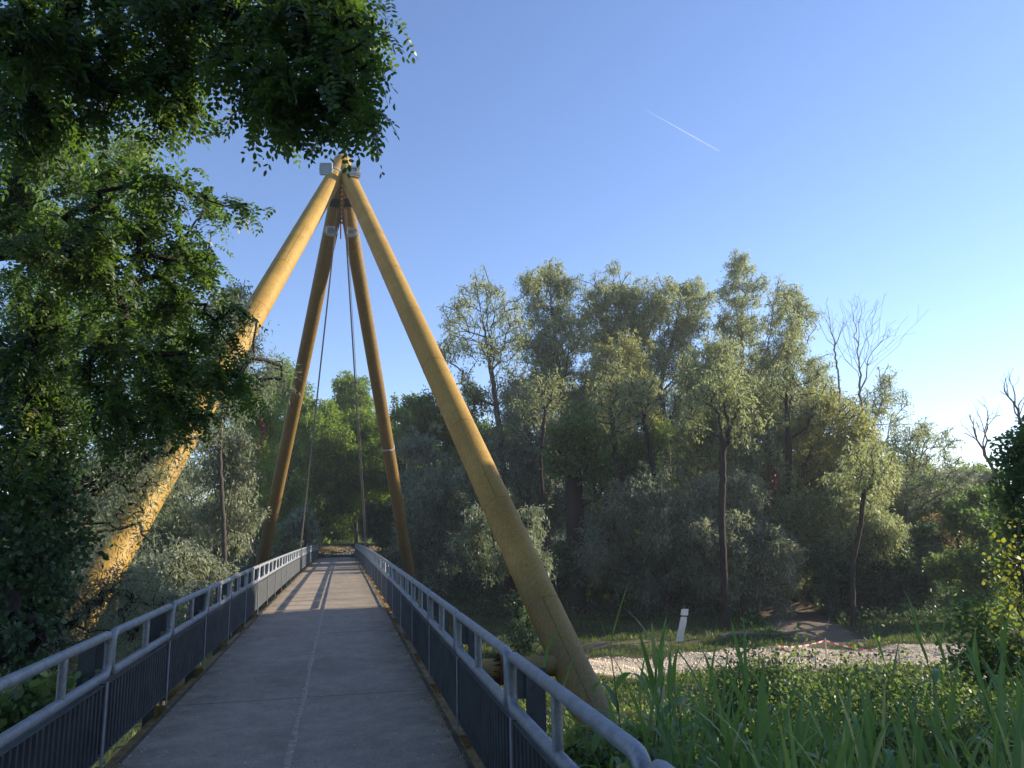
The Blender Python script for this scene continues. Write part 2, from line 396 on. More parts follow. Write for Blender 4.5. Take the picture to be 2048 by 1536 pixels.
# ------------------------------------------------------------ railings
SP = 2.018
def rrect(x, y0, y1, za, zb, r, n=5):
    P = []
    for (cy, cz, a0) in ((y1-r, zb-r, 0), (y0+r, zb-r, 90), (y0+r, za+r, 180), (y1-r, za+r, 270)):
        for k in range(n+1):
            a = radians(a0+90*k/n); P.append((x, cy+r*cos(a), cz+r*sin(a)))
    out = []
    for i in range(len(P)):
        out.append(P[i])
    return out
def railing(name, xr, s_, j0, label):
    t = empty(name, (xr, 28, 0)); tag(t, label, 'railing')
    y = j0-2*SP
    while y+SP < -1.5: y += SP
    while y < 55.2:
        y1 = y+SP; z = z0(y+SP/2); ta = (z0(y1)-z0(y))/SP
        def sh(o):   # follow the camber
            me = o.data; n = len(me.vertices); co = np.empty(n*3, np.float32); me.vertices.foreach_get('co', co)
            co = co.reshape(-1, 3); co[:, 2] += ta*(co[:, 1]-(y+SP/2)); me.vertices.foreach_set('co', co.ravel()); me.update(); return o
        mb = MB(); mb.tube(rrect(xr, y+.034, y1-.034, z+.60, z+.87, .075), .031, 12, closed=True)
        fr = sh(mb.build('handrail_frame', MAT['steel'], t, True))
        mb = MB(); mb.tube([(xr, y+SP*.52, z+.62), (xr, y+SP*.52, z+.85)], .026, 12, False)
        sh(mb.build('baluster', MAT['steel'], fr, True))
        # support post: flat bar outboard at the joint with a tab to the frame end
        mb = MB(); xo0, xo1 = sorted((xr+s_*.075, xr+s_*.185)); z1_ = z0(y1)
        mb.box(xo0, xo1, y1-.058, y1-.046, z1_-.28, z1_+.80)
        xa, xb = sorted((xr+s_*.028, xr+s_*.10)); mb.box(xa, xb, y1-.044, y1-.036, z1_+.64, z1_+.83)
        mb.tube([(xr+s_*.13, y1-.060, z1_+.70), (xr+s_*.13, y1-.070, z1_+.70)], .013, 6)
        mb.tube([(xr+s_*.13, y1-.060, z1_+.36), (xr+s_*.13, y1-.070, z1_+.36)], .013, 6)
        mb.build('support_post', MAT['infill'], t)
        # infill panel of close upright blades
        ya, yb = y-.10, y1-.10; mb = MB(); xc = xr+s_*.012
        nb = 23
        for k in range(1, nb):
            yk = ya+(yb-ya)*k/nb; sec = [(-.030, 0), (-.022, -.006), (.022, -.006), (.030, 0), (.022, .006), (-.022, .006)]
            mb.add([(xc+a_, yk+b_, z+zz) for zz in (.075, .535) for a_, b_ in sec], [(q, (q+1) % 6, 6+(q+1) % 6, 6+q) for q in range(6)])
        mb.box(xc-.028, xc+.028, ya+.02, yb-.02, z+.537, z+.545); mb.box(xc-.026, xc+.026, ya+.02, yb-.02, z+.066, z+.073)
        pn = sh(mb.build('infill_panel', MAT['infill'], t))
        mb = MB(); mb.box(xc-s_*.035-.004, xc-s_*.035+.004, ya-.024, ya+.024, z-.04, z+.558)
        sh(mb.build('edge_bar', MAT['steel'], pn))
        mb = MB(); xa, xb = sorted((xc-s_*.035, xc+s_*.06)); mb.box(xa, xb, ya-.028, ya+.028, z-.118, z-.03)
        mb.build('foot_bracket', MAT['beam'], pn)
        y = y1
    return t
railing('railing', -1.594, -1, 4.174, 'galvanised steel railing with tube handrail and blade panels along the left deck edge')
railing('railing', .9307, 1, 2.387, 'galvanised steel railing with tube handrail and blade panels along the right deck edge')

# ------------------------------------------------------------ four-legged pylon
XC, Y0, H = -.2724, 27.63, 15.176
LA, BF, BR, EX, EY, R = 3.6662, 15.089, 13.80, -.0236, .386, .2902
pylon = empty('pylon', (XC, Y0, 0))
tag(pylon, 'tall weathered yellow pylon of four leaning steel tubes meeting over the footbridge', 'pylon')
legs = {}
for nm, sx, sy, by in (('fl', -1, -1, BF), ('fr', 1, -1, BF), ('rl', -1, 1, BR), ('rr', 1, 1, BR)):
    A = np.array([XC+sx*EX, Y0+sy*EY, H]); B = np.array([XC+sx*LA, Y0+sy*by, 0.])
    u = (B-A)/np.linalg.norm(B-A); A2 = A-u*(.12 if sy < 0 else .05); B2 = B+u*(B[2]+3.4)/(-u[2])
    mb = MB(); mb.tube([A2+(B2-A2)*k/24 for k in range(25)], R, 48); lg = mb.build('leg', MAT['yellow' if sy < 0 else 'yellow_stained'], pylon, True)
    legs[nm] = (A, B, u, lg)
    # weld seams: rings every 2.4 m and short longitudinal seams between them
    e1 = np.cross(u, [0, 0, 1.]); e1 /= np.linalg.norm(e1); e2 = np.cross(u, e1)
    LL = np.linalg.norm(B2-A2); k = 0; d = 1.9
    while d < LL-1:
        c = A2+u*d; mb = MB()
        mb.tube([c+(R+.0015)*(cos(a)*e1+sin(a)*e2) for a in np.linspace(0, 2*pi, 49)[:-1]], .0032, 5, closed=True)
        # towards the camera side
        tc_ = EYE-c; ang = atan2(tc_@e2, tc_@e1)+ (0.15 if sx > 0 else .1)*(1 if k % 2 else -1)*sx
        if k % 2 == 0 or sy > 0:
            q = (R+.001)*(cos(ang)*e1+sin(ang)*e2); mb.tube([c+q, c+u*(2.36 if d < LL-5 else .1)+q], .005, 5)
        mb.build('weld_seam', MAT['yellow_seam'], lg, True)
        d += 2.4; k += 1
def crossbeam(a, b, zz):
    (A, B, u, _), (A2, B2, u2, _) = legs[a], legs[b]
    p = B+u*((zz-B[2])/u[2]); q = B2+u2*((zz-B2[2])/u2[2])
    mb = MB(); mb.tube([p+(q-p)*k/20 for k in range(21)], .155, 32, False); cb = mb.build('crossbeam', MAT['yellow'], pylon, True)
    for s_, xx in ((1, q[0]-1.10), (-1, p[0]+1.10)):
        mb = MB(); c = np.array([xx, p[1], zz])
        for off in (-.02, .02):
            mb.tube([c+(off-.011, 0, 0), c+(off+.011, 0, 0)], .235, 28)
        for k in range(12):
            a_ = 2*pi*k/12; ca, sa = cos(a_), sin(a_)
            for sg in (-1, 1):
                V = []
                for th in (-.007, .007):
                    for (dx, rr_) in ((.03*sg, .15), (.15*sg, .15), (.03*sg, .225)):
                        V.append(c+np.array([dx, rr_*ca-th*sa, rr_*sa+th*ca]))
                mb.add(V, [(0, 1, 2), (5, 4, 3), (0, 3, 4, 1), (1, 4, 5, 2), (2, 5, 3, 0)])
        mb.build('flange', MAT['rust'], cb)
crossbeam('fl', 'fr', -.47); crossbeam('rl', 'rr', -.47)
# apex plates
mb = MB(); mb.box(XC-.02, XC+.02, Y0-.62, Y0+.62, H-2.6, H-.5)
for k in range(10): mb.box(XC-.07, XC+.07, Y0-.66, Y0-.625, H-2.5+k*.17, H-2.5+k*.17+.07)
mb.build('gusset_plate', MAT['rust'], pylon)
mb = MB(); mb.box(XC-.035, XC+.035, Y0-.45, Y0+.45, H-.2, H+.22); mb.build('apex_plate', MAT['yellow'], pylon)
# two stay cables
for sx, xb_, yb_ in ((-1, -1.70, 32.6), (1, 1.04, 33.4)):
    a = np.array([XC+sx*.12, Y0-.2, H-1.75]); b = np.array([xb_, yb_, .05])
    mb = MB(); mb.tube([a+(b-a)*k/10 for k in range(11)], .028, 8)
    if sx > 0: mb.tube([a+(.06, 0, 0)+(b-a)*k/10 for k in range(11)], .012, 6)
    cb = mb.build('stay_cable', MAT['cable'], pylon, True)
    mb = MB(); mb.tube([a+(b-a)*.93, b], .045, 8); mb.build('turnbuckle', MAT['steel'], cb, True)
# floodlights
def flood(px, py, dep, sz, tilt, wires, yaw_=0):
    c = un(px, py, dep); cy, sy_ = cos(yaw_), sin(yaw_); ct, st_ = cos(tilt), sin(tilt)
    Rz = np.array([[cy, -sy_, 0], [sy_, cy, 0], [0, 0, 1]]); Rx = np.array([[1, 0, 0], [0, ct, -st_], [0, st_, ct]]); Rm = Rz@Rx
    mb = MB(); mb.box(-sz, sz, -.02, .14, -sz*.95, sz*.95, Rm, c)
    for (a, b, e, g) in ((-sz-.015, sz+.015, sz*.95-.0, sz*.95+.03), (-sz-.015, sz+.015, -sz*.95-.03, -sz*.95), (-sz-.03, -sz, -sz*.95, sz*.95), (sz, sz+.03, -sz*.95, sz*.95)):
        mb.box(a, b, -.05, .04, e, g, Rm, c)
    fl = mb.build('floodlight', MAT['grey_box'], pylon)
    mb = MB(); mb.box(-sz+.01, sz-.01, -.034, -.024, -sz*.9, sz*.9, Rm, c); mb.build('glass_cover', MAT['glass'], fl)
    mb = MB()
    mb.box(-sz-.05, -sz-.036, -.01, .22, -.03, .03, Rm, c); mb.box(sz+.036, sz+.05, -.01, .22, -.03, .03, Rm, c); mb.box(-sz-.05, sz+.05, .222, .236, -.04, .04, Rm, c)
    mb.build('bracket', MAT['steel'], fl)
    if wires:
        mb = MB(); r_ = random.Random(px)
        for k in range(4):
            P = []; ox, oz = r_.uniform(-.06, .06), r_.uniform(-.06, .06); ra, rb = r_.uniform(.15, .24), r_.uniform(.13, .2)
            for a_ in np.linspace(0, 2*pi, 25)[:-1]:
                P.append(c+Rm@np.array([ox+ra*cos(a_), -.075-.012*k, oz+rb*sin(a_)+.03*sin(3*a_)]))
            mb.tube(P, .0085, 5, closed=True)
        mb.build('wire_coil', MAT['wire'], fl)
flood(652, 338, 26.9, .19, .12, False, -.15)
flood(708, 344, 26.9, .19, -.2, True, .1)
flood(662, 463, 29.6, .15, .0, True)
flood(704, 466, 29.6, .16, .0, True)
# black junction boxes between the legs
for px in (670, 698):
    mb = MB(); c = un(px, 406, 28.4); mb.box(c[0]-.17, c[0]+.17, c[1]-.08, c[1]+.08, c[2]-.13, c[2]+.13)
    mb.tube([c+(0, -.09, -.05), c+(0.02, -.16, -.16), c+(.05, -.1, -.3)], .015, 6)
    mb.build('junction_box', MAT['black'], pylon)
# cable tape bands on the front legs
mb = MB(); A, B, u, lg = legs['fl']; e1 = np.cross(u, [0, 0, 1.]); e1 /= np.linalg.norm(e1); e2 = np.cross(u, e1)
for d in (1.35, 1.42, 1.5):
    c = A+u*d; mb.tube([c+(R+.012+.006*sin(5*a))*(cos(a)*e1+sin(a)*e2)+u*.05*sin(2*a+d*9) for a in np.linspace(0, 2*pi, 33)[:-1]], .014, 5, closed=True)
mb.build('wire_tie', MAT['wire'], lg)
mb = MB(); A, B, u, lg = legs['rr']; e1 = np.cross(u, [0, 0, 1.]); e1 /= np.linalg.norm(e1); e2 = np.cross(u, e1)
c = A+u*13.0
for d in (0, .05): mb.tube([c+u*d+(R+.012)*(cos(a)*e1+sin(a)*e2)+u*.03*sin(3*a) for a in np.linspace(0, 2*pi, 33)[:-1]], .014, 5, closed=True)
mb.build('wire_tie', MAT['wire'], lg)

# ------------------------------------------------------------ foliage machinery
def unit(v): return v/(np.linalg.norm(v, axis=-1, keepdims=True)+1e-9)
def leaves_mesh(name, P, D, N, ln, wd, mat, rnd, hexa=False, fold=0.0):
    """P base points, D axis, N rough normal; arrays"""
    D = unit(D); S = unit(np.cross(D, N)); N2 = np.cross(S, D)
    ln = np.asarray(ln)[:, None]; wd = np.asarray(wd)[:, None]
    if hexa:
        prof = [(0, 0), (.28, .5), (.68, .46), (1, 0), (.68, -.46), (.28, -.5)]
    else:
        prof = [(0, 0), (.45, .5), (1, 0), (.45, -.5)]
    V = np.stack([P+D*ln*a+S*wd*b - N2*(abs(b)*fold)*wd for a, b in prof], 1)
    k = len(prof); n = len(P)
    return np_mesh(name, V.reshape(-1, 3), [np.arange(n*k).reshape(n, k)], mat, np.repeat(rnd, k))
def grow(trunk, tr_r, T, path_w=1.2, minr=.010, expo=.6):
    """join targets T to the trunk polyline, nearest first; returns edges & radii"""
    trunk = np.asarray(trunk, float); pts = [trunk[0]]
    for a, b in zip(trunk[:-1], trunk[1:]):
        n = max(2, int(np.linalg.norm(b-a)/.6)+1)
        for k in range(1, n+1): pts.append(a+(b-a)*k/n)
    nt_ = len(pts); par = list(range(-1, nt_-1)); plen = np.concatenate([[0], np.cumsum(np.linalg.norm(np.diff(np.array(pts), axis=0), axis=1))])
    P = np.concatenate([np.array(pts), T]); n = len(P); parent = np.full(n, -1); parent[:nt_] = par
    pl = np.zeros(n); pl[:nt_] = plen; done = np.zeros(n, bool); done[:nt_] = True
    best = np.full(n, 1e9); bp = np.full(n, -1)
    def cost(i, js):
        d = P[js]-P[i]; L_ = np.linalg.norm(d, axis=1); dn = np.clip(-(d[:, 2])/(L_+1e-6), 0, 1)
        return L_*(1+.5*dn)
    bc = np.full(n, 1e9)
    lo = int(nt_*.3)
    for i in range(lo, nt_):
        js = np.arange(nt_, n); c = cost(i, js)+path_w*pl[i]*.35
        m = c < bc[js]; bc[js[m]] = c[m]; bp[js[m]] = i
    remaining = n-nt_
    while remaining:
        cand = np.where(~done, bc, 1e9); j = int(np.argmin(cand)); i = bp[j]
        parent[j] = i; done[j] = True; pl[j] = pl[i]+np.linalg.norm(P[j]-P[i]); remaining -= 1
        js = np.nonzero(~done)[0]
        if len(js) == 0: break
        c = cost(j, js)+path_w*pl[j]*.35; m = c < bc[js]; bc[js[m]] = c[m]; bp[js[m]] = j
    cnt = np.ones(n); order = np.argsort(-pl)
    for j in order:
        if parent[j] >= 0: cnt[parent[j]] += cnt[j]
    rad = np.maximum(tr_r*(cnt/cnt[0])**expo, minr)
    return P, parent, rad, nt_
def branch_mesh(name, P, parent, rad, mat, jit=.05, seed=0):
    r = np.random.default_rng(seed); j = np.nonzero(parent >= 0)[0]; i = parent[j]
    A, B = P[i], P[j]; Ld = np.linalg.norm(B-A, axis=1)[:, None]
    mid = (A+B)/2 + r.normal(0, 1, A.shape)*Ld*jit + np.array([0, 0, 1.])*Ld*.03
    rb = rad[j]; ra = np.minimum(rad[i], rb*1.35)
    Vs = []; k = 6
    rings = [(A, ra), (mid, (ra+rb)/2), (B, rb)]
    T = unit(B-A); a = np.where(np.abs(T[:, 2:3]) < .9, np.array([[0, 0, 1.]]), np.array([[1., 0, 0]]))
    N = unit(np.cross(T, a)); Bn = np.cross(T, N); E = len(j)
    V = np.zeros((E, 3, k, 3))
    for q, (C, rr_) in enumerate(rings):
        for t_ in range(k):
            th = 2*pi*t_/k; V[:, q, t_] = C+rr_[:, None]*(cos(th)*N+sin(th)*Bn)
    idx = np.arange(E*3*k).reshape(E, 3, k); Fc = []
    for q in range(2):
        for t_ in range(k):
            Fc.append(np.stack([idx[:, q, t_], idx[:, q, (t_+1) % k], idx[:, q+1, (t_+1) % k], idx[:, q+1, t_]], 1))
    return np_mesh(name, V.reshape(-1, 3), [np.concatenate(Fc)], mat, smooth=True)
def lobe_targets(lobes, dens, seed, sub=.30, minsub=3, willow=False):
    r = np.random.default_rng(seed); out = []
    for c, rad in lobes:
        c = np.array(c); rad = np.array(rad) if np.ndim(rad) else np.array([rad]*3)
        ns = max(minsub, int(sub*14)); d = unit(r.normal(0, 1, (ns, 3))); q = r.uniform(.15, 1, ns)**.5
        cc = c+d*q[:, None]*rad*.85
        n = max(5, int(dens*rad[0]*rad[2]*(9.5 if willow else 6.5)))
        pick = r.integers(0, ns, n); out.append(cc[pick]+r.normal(0, .30, (n, 3))*rad)
    return np.concatenate(out)
STY = {  # leaf length, width, spread, leaves per target, droop
 'willow': dict(ln=.21, wd=.062, sg=.27, n=50, droop=.9),
 'locust': dict(ln=.18, wd=.085, sg=.38, n=72, droop=.35),
 'broad': dict(ln=.13, wd=.10, sg=.30, n=70, droop=.4),
 'ivy': dict(ln=.11, wd=.10, sg=.25, n=50, droop=.7),
}
def pxl(lobes, depj=.0, seed=0):
    r = random.Random(seed); out = []
    for l in lobes:
        px, py, rp, dep = l[:4]; dep2 = dep+r.uniform(-1, 1)*depj; c = un(px, py, dep2); out.append((c, rp*dep2/F))
    return out
def tree(name, label, cat, base, trunk, tr, lobes, style, mat, dens=6, seed=0, group=None, bark='bark', leafscale=1., nmul=1., minr=.015, crown='crown', path_w=1.2, extra=None, sub=.5):
    s = dict(STY[style]); base = np.array(base, float)
    t = empty(name, base); tag(t, label, cat, group)
    r = np.random.default_rng(seed+100)
    T = lobe_targets(lobes, dens, seed, sub, willow=(style == 'willow'))
    T = T[T[:, 2] > gz(T[:, 0], T[:, 1])+.15]
    P, parent, rad, nt_ = grow(trunk, tr, T, path_w, minr)
    link('trunk', branch_mesh('trunk', P, parent, rad, MAT[bark], seed=seed), t)
    n = int(s['n']*nmul); m = len(T)
    # leaves strung on short twigs round each target
    tw = 6; tdir = unit(r.normal(0, 1, (m, tw, 3))+np.array([0, 0, .15])); which = r.integers(0, tw, (m, n))
    al = r.uniform(0, 1, (m, n))**.7
    dv = np.take_along_axis(tdir, which[..., None].repeat(3, 2), 1)
    pos = T[:, None]+dv*al[..., None]*s['sg']*1.5+r.normal(0, s['sg']*.28, (m, n, 3))
    pos[..., 2] -= (al**2)*s['sg']*s['droop']*.9
    D = dv*.6+r.normal(0, .55, (m, n, 3)); D[..., 2] -= s['droop']*.8
    N = r.normal(0, .6, (m, n, 3)); N[..., 2] += 1
    pos = pos.reshape(-1, 3); k = len(pos)
    sc_ = r.uniform(.65, 1.3, k)*leafscale
    clump = np.repeat(r.uniform(-.22, .22, m), n)
    rnd = np.clip(r.normal(.5, .30, k)+clump*1.2, 0, 1)
    me = leaves_mesh(crown, pos, D.reshape(-1, 3), N.reshape(-1, 3), s['ln']*sc_, s['wd']*sc_, MAT[mat], rnd, hexa=(style in ('broad', 'ivy')))
    link(crown, me, t)
    return t, P, parent

def tb(px, dep, dz=0):
    """ground point at bearing px and distance dep"""
    p = un(px, 1100, dep); return np.array([p[0], p[1], float(gz(p[0], p[1]))-.1+dz])
def trunkline(px0, dep, mids):
    pts = [tb(px0, dep)]
    for (x, y) in mids: pts.append(un(x, y, dep))
    return pts
GR = 'trees of the grove beyond the gravel bar'
def T2(label, px0, dep, mids, tr, lob, style='willow', mat='willow', name='willow_tree', cat='tree', group=GR, depj=1.6, **k):
    if max(b for a, b, c in lob) > 1100: k['keep'] = 1

    if group == GR and name == 'willow_tree' and 38 <= dep < 56 and not k.get('keep'): dep = dep*1.15+1
    tl = trunkline(px0, dep, mids); lobes = pxl([(a, b, c, dep) for a, b, c in lob], depj, seed=px0)
    if style == 'willow' and dep > 38 and not k.get('keep'): k['nmul'] = k.get('nmul', 1)*.72; k['minr'] = .024
    k.pop('keep', None)
    return tree(name, label, cat, tl[0], tl, tr, lobes, style, mat, seed=px0 % 997, group=group, **k)

# ------------------------------------------------------------ grove across the gravel
T2('sparse willow with thin forked limbs at the left end of the grove', 1010, 42, [(1005, 900), (985, 760), (965, 640), (955, 590)], .20,
   [(900, 650, 42), (925, 610, 34), (962, 580, 38), (1005, 620, 44), (900, 700, 34), (945, 680, 44), (1000, 700, 46), (1030, 660, 36), (930, 770, 30), (990, 780, 40)], dens=3.6, nmul=.55, mat='willow')
T2('tallest willow with a narrow pointed crown rising second from the left of the grove', 1140, 47, [(1135, 900), (1120, 760), (1105, 640), (1100, 560)], .26,
   [(1100, 545, 36), (1075, 590, 36), (1130, 590, 36), (1095, 640, 48), (1140, 660, 44), (1070, 680, 42), (1110, 720, 52), (1150, 770, 50), (1085, 780, 48), (1060, 560, 20)], dens=5.5)
T2('broad rounded willow crown at the middle of the grove top', 1250, 50, [(1255, 900), (1250, 760), (1245, 660), (1240, 590)], .28,
   [(1225, 575, 42), (1190, 620, 42), (1265, 585, 42), (1250, 650, 56), (1200, 690, 44), (1300, 640, 42), (1280, 720, 52), (1200, 780, 50)], dens=6)
T2('willow with a steep leaning trunk right of the broad rounded crown', 1345, 48, [(1335, 900), (1320, 770), (1345, 680), (1360, 600)], .24,
   [(1330, 590, 42), (1375, 600, 42), (1390, 650, 40), (1340, 660, 50), (1405, 610, 24), (1310, 740, 40), (1370, 730, 46), (1380, 800, 46)], dens=5)
T2('yellowing willow in front of the middle of the grove', 1215, 43, [(1213, 960), (1220, 840), (1230, 760)], .2,
   [(1205, 710, 40), (1255, 720, 42), (1275, 775, 44), (1215, 780, 44), (1240, 830, 48), (1290, 830, 34), (1180, 850, 44)], mat='willow_gold', dens=6)
T2('tall slim willow crown standing clear above the right half of the grove', 1480, 52, [(1482, 900), (1484, 720), (1482, 600)], .2,
   [(1480, 545, 36), (1452, 580, 24), (1506, 575, 26), (1470, 620, 36), (1500, 650, 34), (1452, 670, 34), (1480, 720, 46), (1520, 740, 40)], dens=5)
T2('willow with a twiggy rounded top just right of the tall slim crown', 1580, 49, [(1572, 930), (1570, 780), (1580, 640)], .24,
   [(1580, 590, 34), (1560, 640, 40), (1605, 640, 32), (1590, 700, 48), (1545, 720, 42), (1620, 760, 44), (1570, 800, 56), (1640, 820, 40)], dens=5)
T2('large light green willow with a dark forked trunk at the centre front of the grove', 1445, 40, [(1442, 960), (1440, 860), (1425, 760)], .24,
   [(1420, 720, 48), (1385, 770, 44), (1460, 760, 50), (1430, 830, 60), (1500, 810, 52), (1390, 870, 52), (1480, 890, 62), (1540, 870, 44), (1430, 950, 60), (1520, 950, 56)], dens=7)
T2('wide spreading willow with long arching limbs at the right front of the grove', 1575, 39, [(1590, 1010), (1612, 920), (1650, 860)], .24,
   [(1650, 800, 46), (1690, 850, 56), (1620, 870, 50), (1730, 910, 50), (1660, 930, 62), (1740, 970, 44), (1600, 950, 52), (1690, 1010, 54), (1620, 1030, 54), (1560, 1000, 46)], dens=7, mat='willow_gold')
T2('pale drooping willow hanging over the shaded bank in the middle of the grove front', 1480, 40, [(1482, 1120), (1480, 1050)], .18,
   [(1420, 1010, 46), (1480, 1000, 50), (1400, 1060, 44), (1440, 1070, 46), (1490, 1070, 52), (1540, 1090, 44), (1410, 1120, 46), (1470, 1130, 52), (1540, 1140, 42), (1560, 1170, 26), (1562, 1210, 17), (1563, 1232, 10), (1500, 1170, 36)], dens=9, mat='willow_silver')
T2('dull grey willow thicket left of the pale drooping willow', 1330, 42, [(1330, 1150), (1320, 1050)], .16,
   [(1260, 1000, 50), (1320, 990, 54), (1380, 1020, 50), (1220, 1060, 46), (1200, 1120, 40), (1280, 1080, 50), (1340, 1060, 56), (1390, 1110, 46), (1300, 1140, 48), (1350, 1160, 50), (1390, 1190, 36), (1250, 1150, 36)], dens=7, mat='willow_dark')
T2('willow with leafy side shoots under the two bare dead trees', 1740, 47, [(1735, 960), (1745, 850)], .18,
   [(1770, 770, 34), (1745, 800, 30), (1800, 800, 22), (1770, 840, 36), (1730, 880, 40), (1790, 870, 26)], dens=3.5, nmul=.7)
T2('open thin crowned willow at the right end of the grove against pale sky', 1830, 46, [(1825, 1000), (1828, 920), (1840, 870)], .16,
   [(1820, 870, 30), (1858, 862, 30), (1885, 885, 24), (1800, 900, 32), (1850, 920, 32), (1900, 925, 26), (1820, 960, 36)], dens=3.4, nmul=.8, mat='willow')
T2('low bent willow right of the thin crown with branches reaching right', 1800, 42, [(1815, 1010), (1860, 970)], .14,
   [(1880, 960, 34), (1930, 950, 28), (1830, 980, 34), (1790, 960, 36), (1905, 1000, 34)], dens=4, mat='willow_dark', nmul=.8)
# shaded middle and lower tiers
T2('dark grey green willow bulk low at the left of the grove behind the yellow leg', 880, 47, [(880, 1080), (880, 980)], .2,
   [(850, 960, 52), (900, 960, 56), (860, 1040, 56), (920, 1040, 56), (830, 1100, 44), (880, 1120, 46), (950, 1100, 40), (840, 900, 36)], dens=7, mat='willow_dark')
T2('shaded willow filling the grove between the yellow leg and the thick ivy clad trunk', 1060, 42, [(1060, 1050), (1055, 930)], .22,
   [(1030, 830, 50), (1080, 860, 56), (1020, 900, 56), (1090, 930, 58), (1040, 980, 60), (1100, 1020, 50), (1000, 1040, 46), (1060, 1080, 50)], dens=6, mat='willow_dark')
T2('sunlit willow boughs drooping over a ragged dark trunk beside the lower yellow leg', 1035, 31, [(1032, 1200), (1025, 1110)], .24,
   [(985, 1085, 34), (1015, 1050, 36), (955, 1105, 26), (1010, 1110, 30), (1050, 1090, 34), (940, 1075, 26), (975, 1140, 20), (1075, 1130, 30), (1060, 1040, 30), (965, 1040, 30), (1060, 1170, 20)], dens=9, mat='willow_dark', name='willow_tree', cat='tree', group=None, leafscale=.8, bark='bark_dark')
T2('ivy and dead vines hanging down the ragged trunk beside the lower yellow leg', 1040, 30.5, [(1038, 1240), (1034, 1200)], .05,
   [(1035, 1200, 18), (1045, 1240, 20), (1030, 1265, 16), (1050, 1280, 16)], style='ivy', mat='ivy', dens=20, name='ivy_climber', cat='climber', group=None, bark='bark_dark')
T2('thick ivy clad trunk with dark branches in the left half of the grove', 1150, 44, [(1152, 1080), (1148, 960), (1140, 860)], .55,
   [(1150, 840, 50), (1180, 880, 46), (1140, 920, 44), (1190, 940, 40), (1120, 870, 34)], dens=4, style='broad', mat='broad', name='ivy_clad_tree', bark='bark_dark')
T2('green broadleaf tree showing between the trunks in the middle of the grove', 1260, 52, [(1260, 1050), (1262, 940)], .25,
   [(1220, 900, 50), (1290, 900, 50), (1240, 970, 54), (1310, 980, 44), (1200, 1030, 40), (1270, 1050, 44)], style='locust', mat='broad', dens=5, name='broadleaf_tree')
T2('bright sunlit green tree glimpsed low between dark trunks of the grove', 1310, 56, [(1312, 1080), (1315, 1000)], .12,
   [(1300, 1000, 30), (1325, 1040, 30), (1290, 1050, 26)], style='locust', mat='locust_far', dens=8, name='broadleaf_tree')
T2('olive willow bank behind the centre front of the grove', 1400, 52, [(1398, 1000), (1400, 900)], .24,
   [(1360, 880, 54), (1430, 880, 54), (1380, 960, 54), (1340, 940, 40), (1430, 1000, 54), (1370, 1030, 48)], dens=6, mat='willow')
T2('slender willow trunk and leaf wall behind the right front of the grove', 1560, 54, [(1545, 980), (1540, 880)], .26,
   [(1520, 790, 40), (1560, 860, 50), (1500, 930, 50), (1600, 930, 46), (1550, 1000, 50), (1620, 1000, 46), (1680, 1000, 46)], dens=5, mat='willow')
T2('dark ivy draped mound tree at the foot of the right bank nearest the dirt track', 1650, 41, [(1655, 1180), (1660, 1100)], .2,
   [(1640, 1130, 40), (1680, 1120, 44), (1700, 1170, 40), (1650, 1180, 30), (1730, 1210, 36)], style='ivy', mat='ivy', dens=12, name='ivy_clad_tree')
T2('dark ivy draped column in the middle of the shaded right bank', 1765, 42, [(1765, 1180), (1760, 1090)], .2,
   [(1755, 1080, 34), (1775, 1130, 42), (1745, 1150, 34), (1790, 1180, 42), (1760, 1210, 30)], style='ivy', mat='ivy', dens=12, name='ivy_clad_tree')
T2('tall dark ivy cone on the shaded right bank beside the arched branch', 1850, 42, [(1850, 1180), (1852, 1080)], .2,
   [(1850, 1060, 26), (1852, 1100, 36), (1830, 1150, 38), (1870, 1160, 42), (1850, 1200, 40)], style='ivy', mat='ivy', dens=12, name='ivy_clad_tree')
T2('shaded willow over the ivy columns with a leaning trunk over the dirt track', 1660, 42, [(1690, 1130), (1705, 1080)], .16,
   [(1650, 1060, 46), (1700, 1060, 44), (1600, 1090, 40), (1740, 1050, 40), (1620, 1130, 34), (1770, 1070, 40), (1800, 1060, 32), (1600, 1020, 46), (1660, 990, 46), (1720, 990, 40), (1590, 1150, 30), (1560, 1060, 40)], dens=6, mat='willow')
T2('mid green locust behind the ivy columns on the right bank', 1850, 52, [(1850, 1080), (1850, 1020)], .2,
   [(1800, 1000, 44), (1860, 1000, 50), (1830, 1060, 46), (1900, 1030, 44), (1940, 1060, 44), (1890, 1090, 46)], style='locust', mat='locust_far', dens=5, name='locust_tree')
T2('dusky reddish brown leaved tree on the right bank', 1910, 44, [(1910, 1120), (1905, 1080)], .14,
   [(1895, 1070, 30), (1925, 1085, 26), (1880, 1050, 20)], style='broad', mat='autumn', dens=5, name='autumn_tree', nmul=.7)
T2('dark green tree filling the shade left of the right edge tree', 1940, 38, [(1945, 1130), (1945, 1060)], .2,
   [(1950, 1000, 36), (1920, 1050, 36), (1970, 1060, 44), (1930, 1120, 44), (1980, 1130, 44), (1900, 1140, 36), (1950, 1180, 40)], style='broad', mat='broad', dens=7, name='broadleaf_tree')
T2('hazy pale green trees crowns on the skyline left of the right edge tree', 1960, 85, [(1960, 1000), (1958, 970)], .25,
   [(1930, 955, 24), (1960, 950, 22), (1990, 955, 22), (1900, 975, 26), (1945, 985, 30), (1985, 990, 30)], style='locust', mat='locust_far', dens=2.5, name='distant_tree', leafscale=1.8)
T2('hazy round topped tree above the skyline between the grove and the right edge', 1800, 95, [(1800, 960), (1795, 930)], .3,
   [(1790, 915, 20), (1770, 940, 24), (1820, 940, 24), (1850, 955, 24), (1740, 960, 30), (1880, 965, 22)], style='locust', mat='locust_far', dens=2.2, name='distant_tree', leafscale=2)
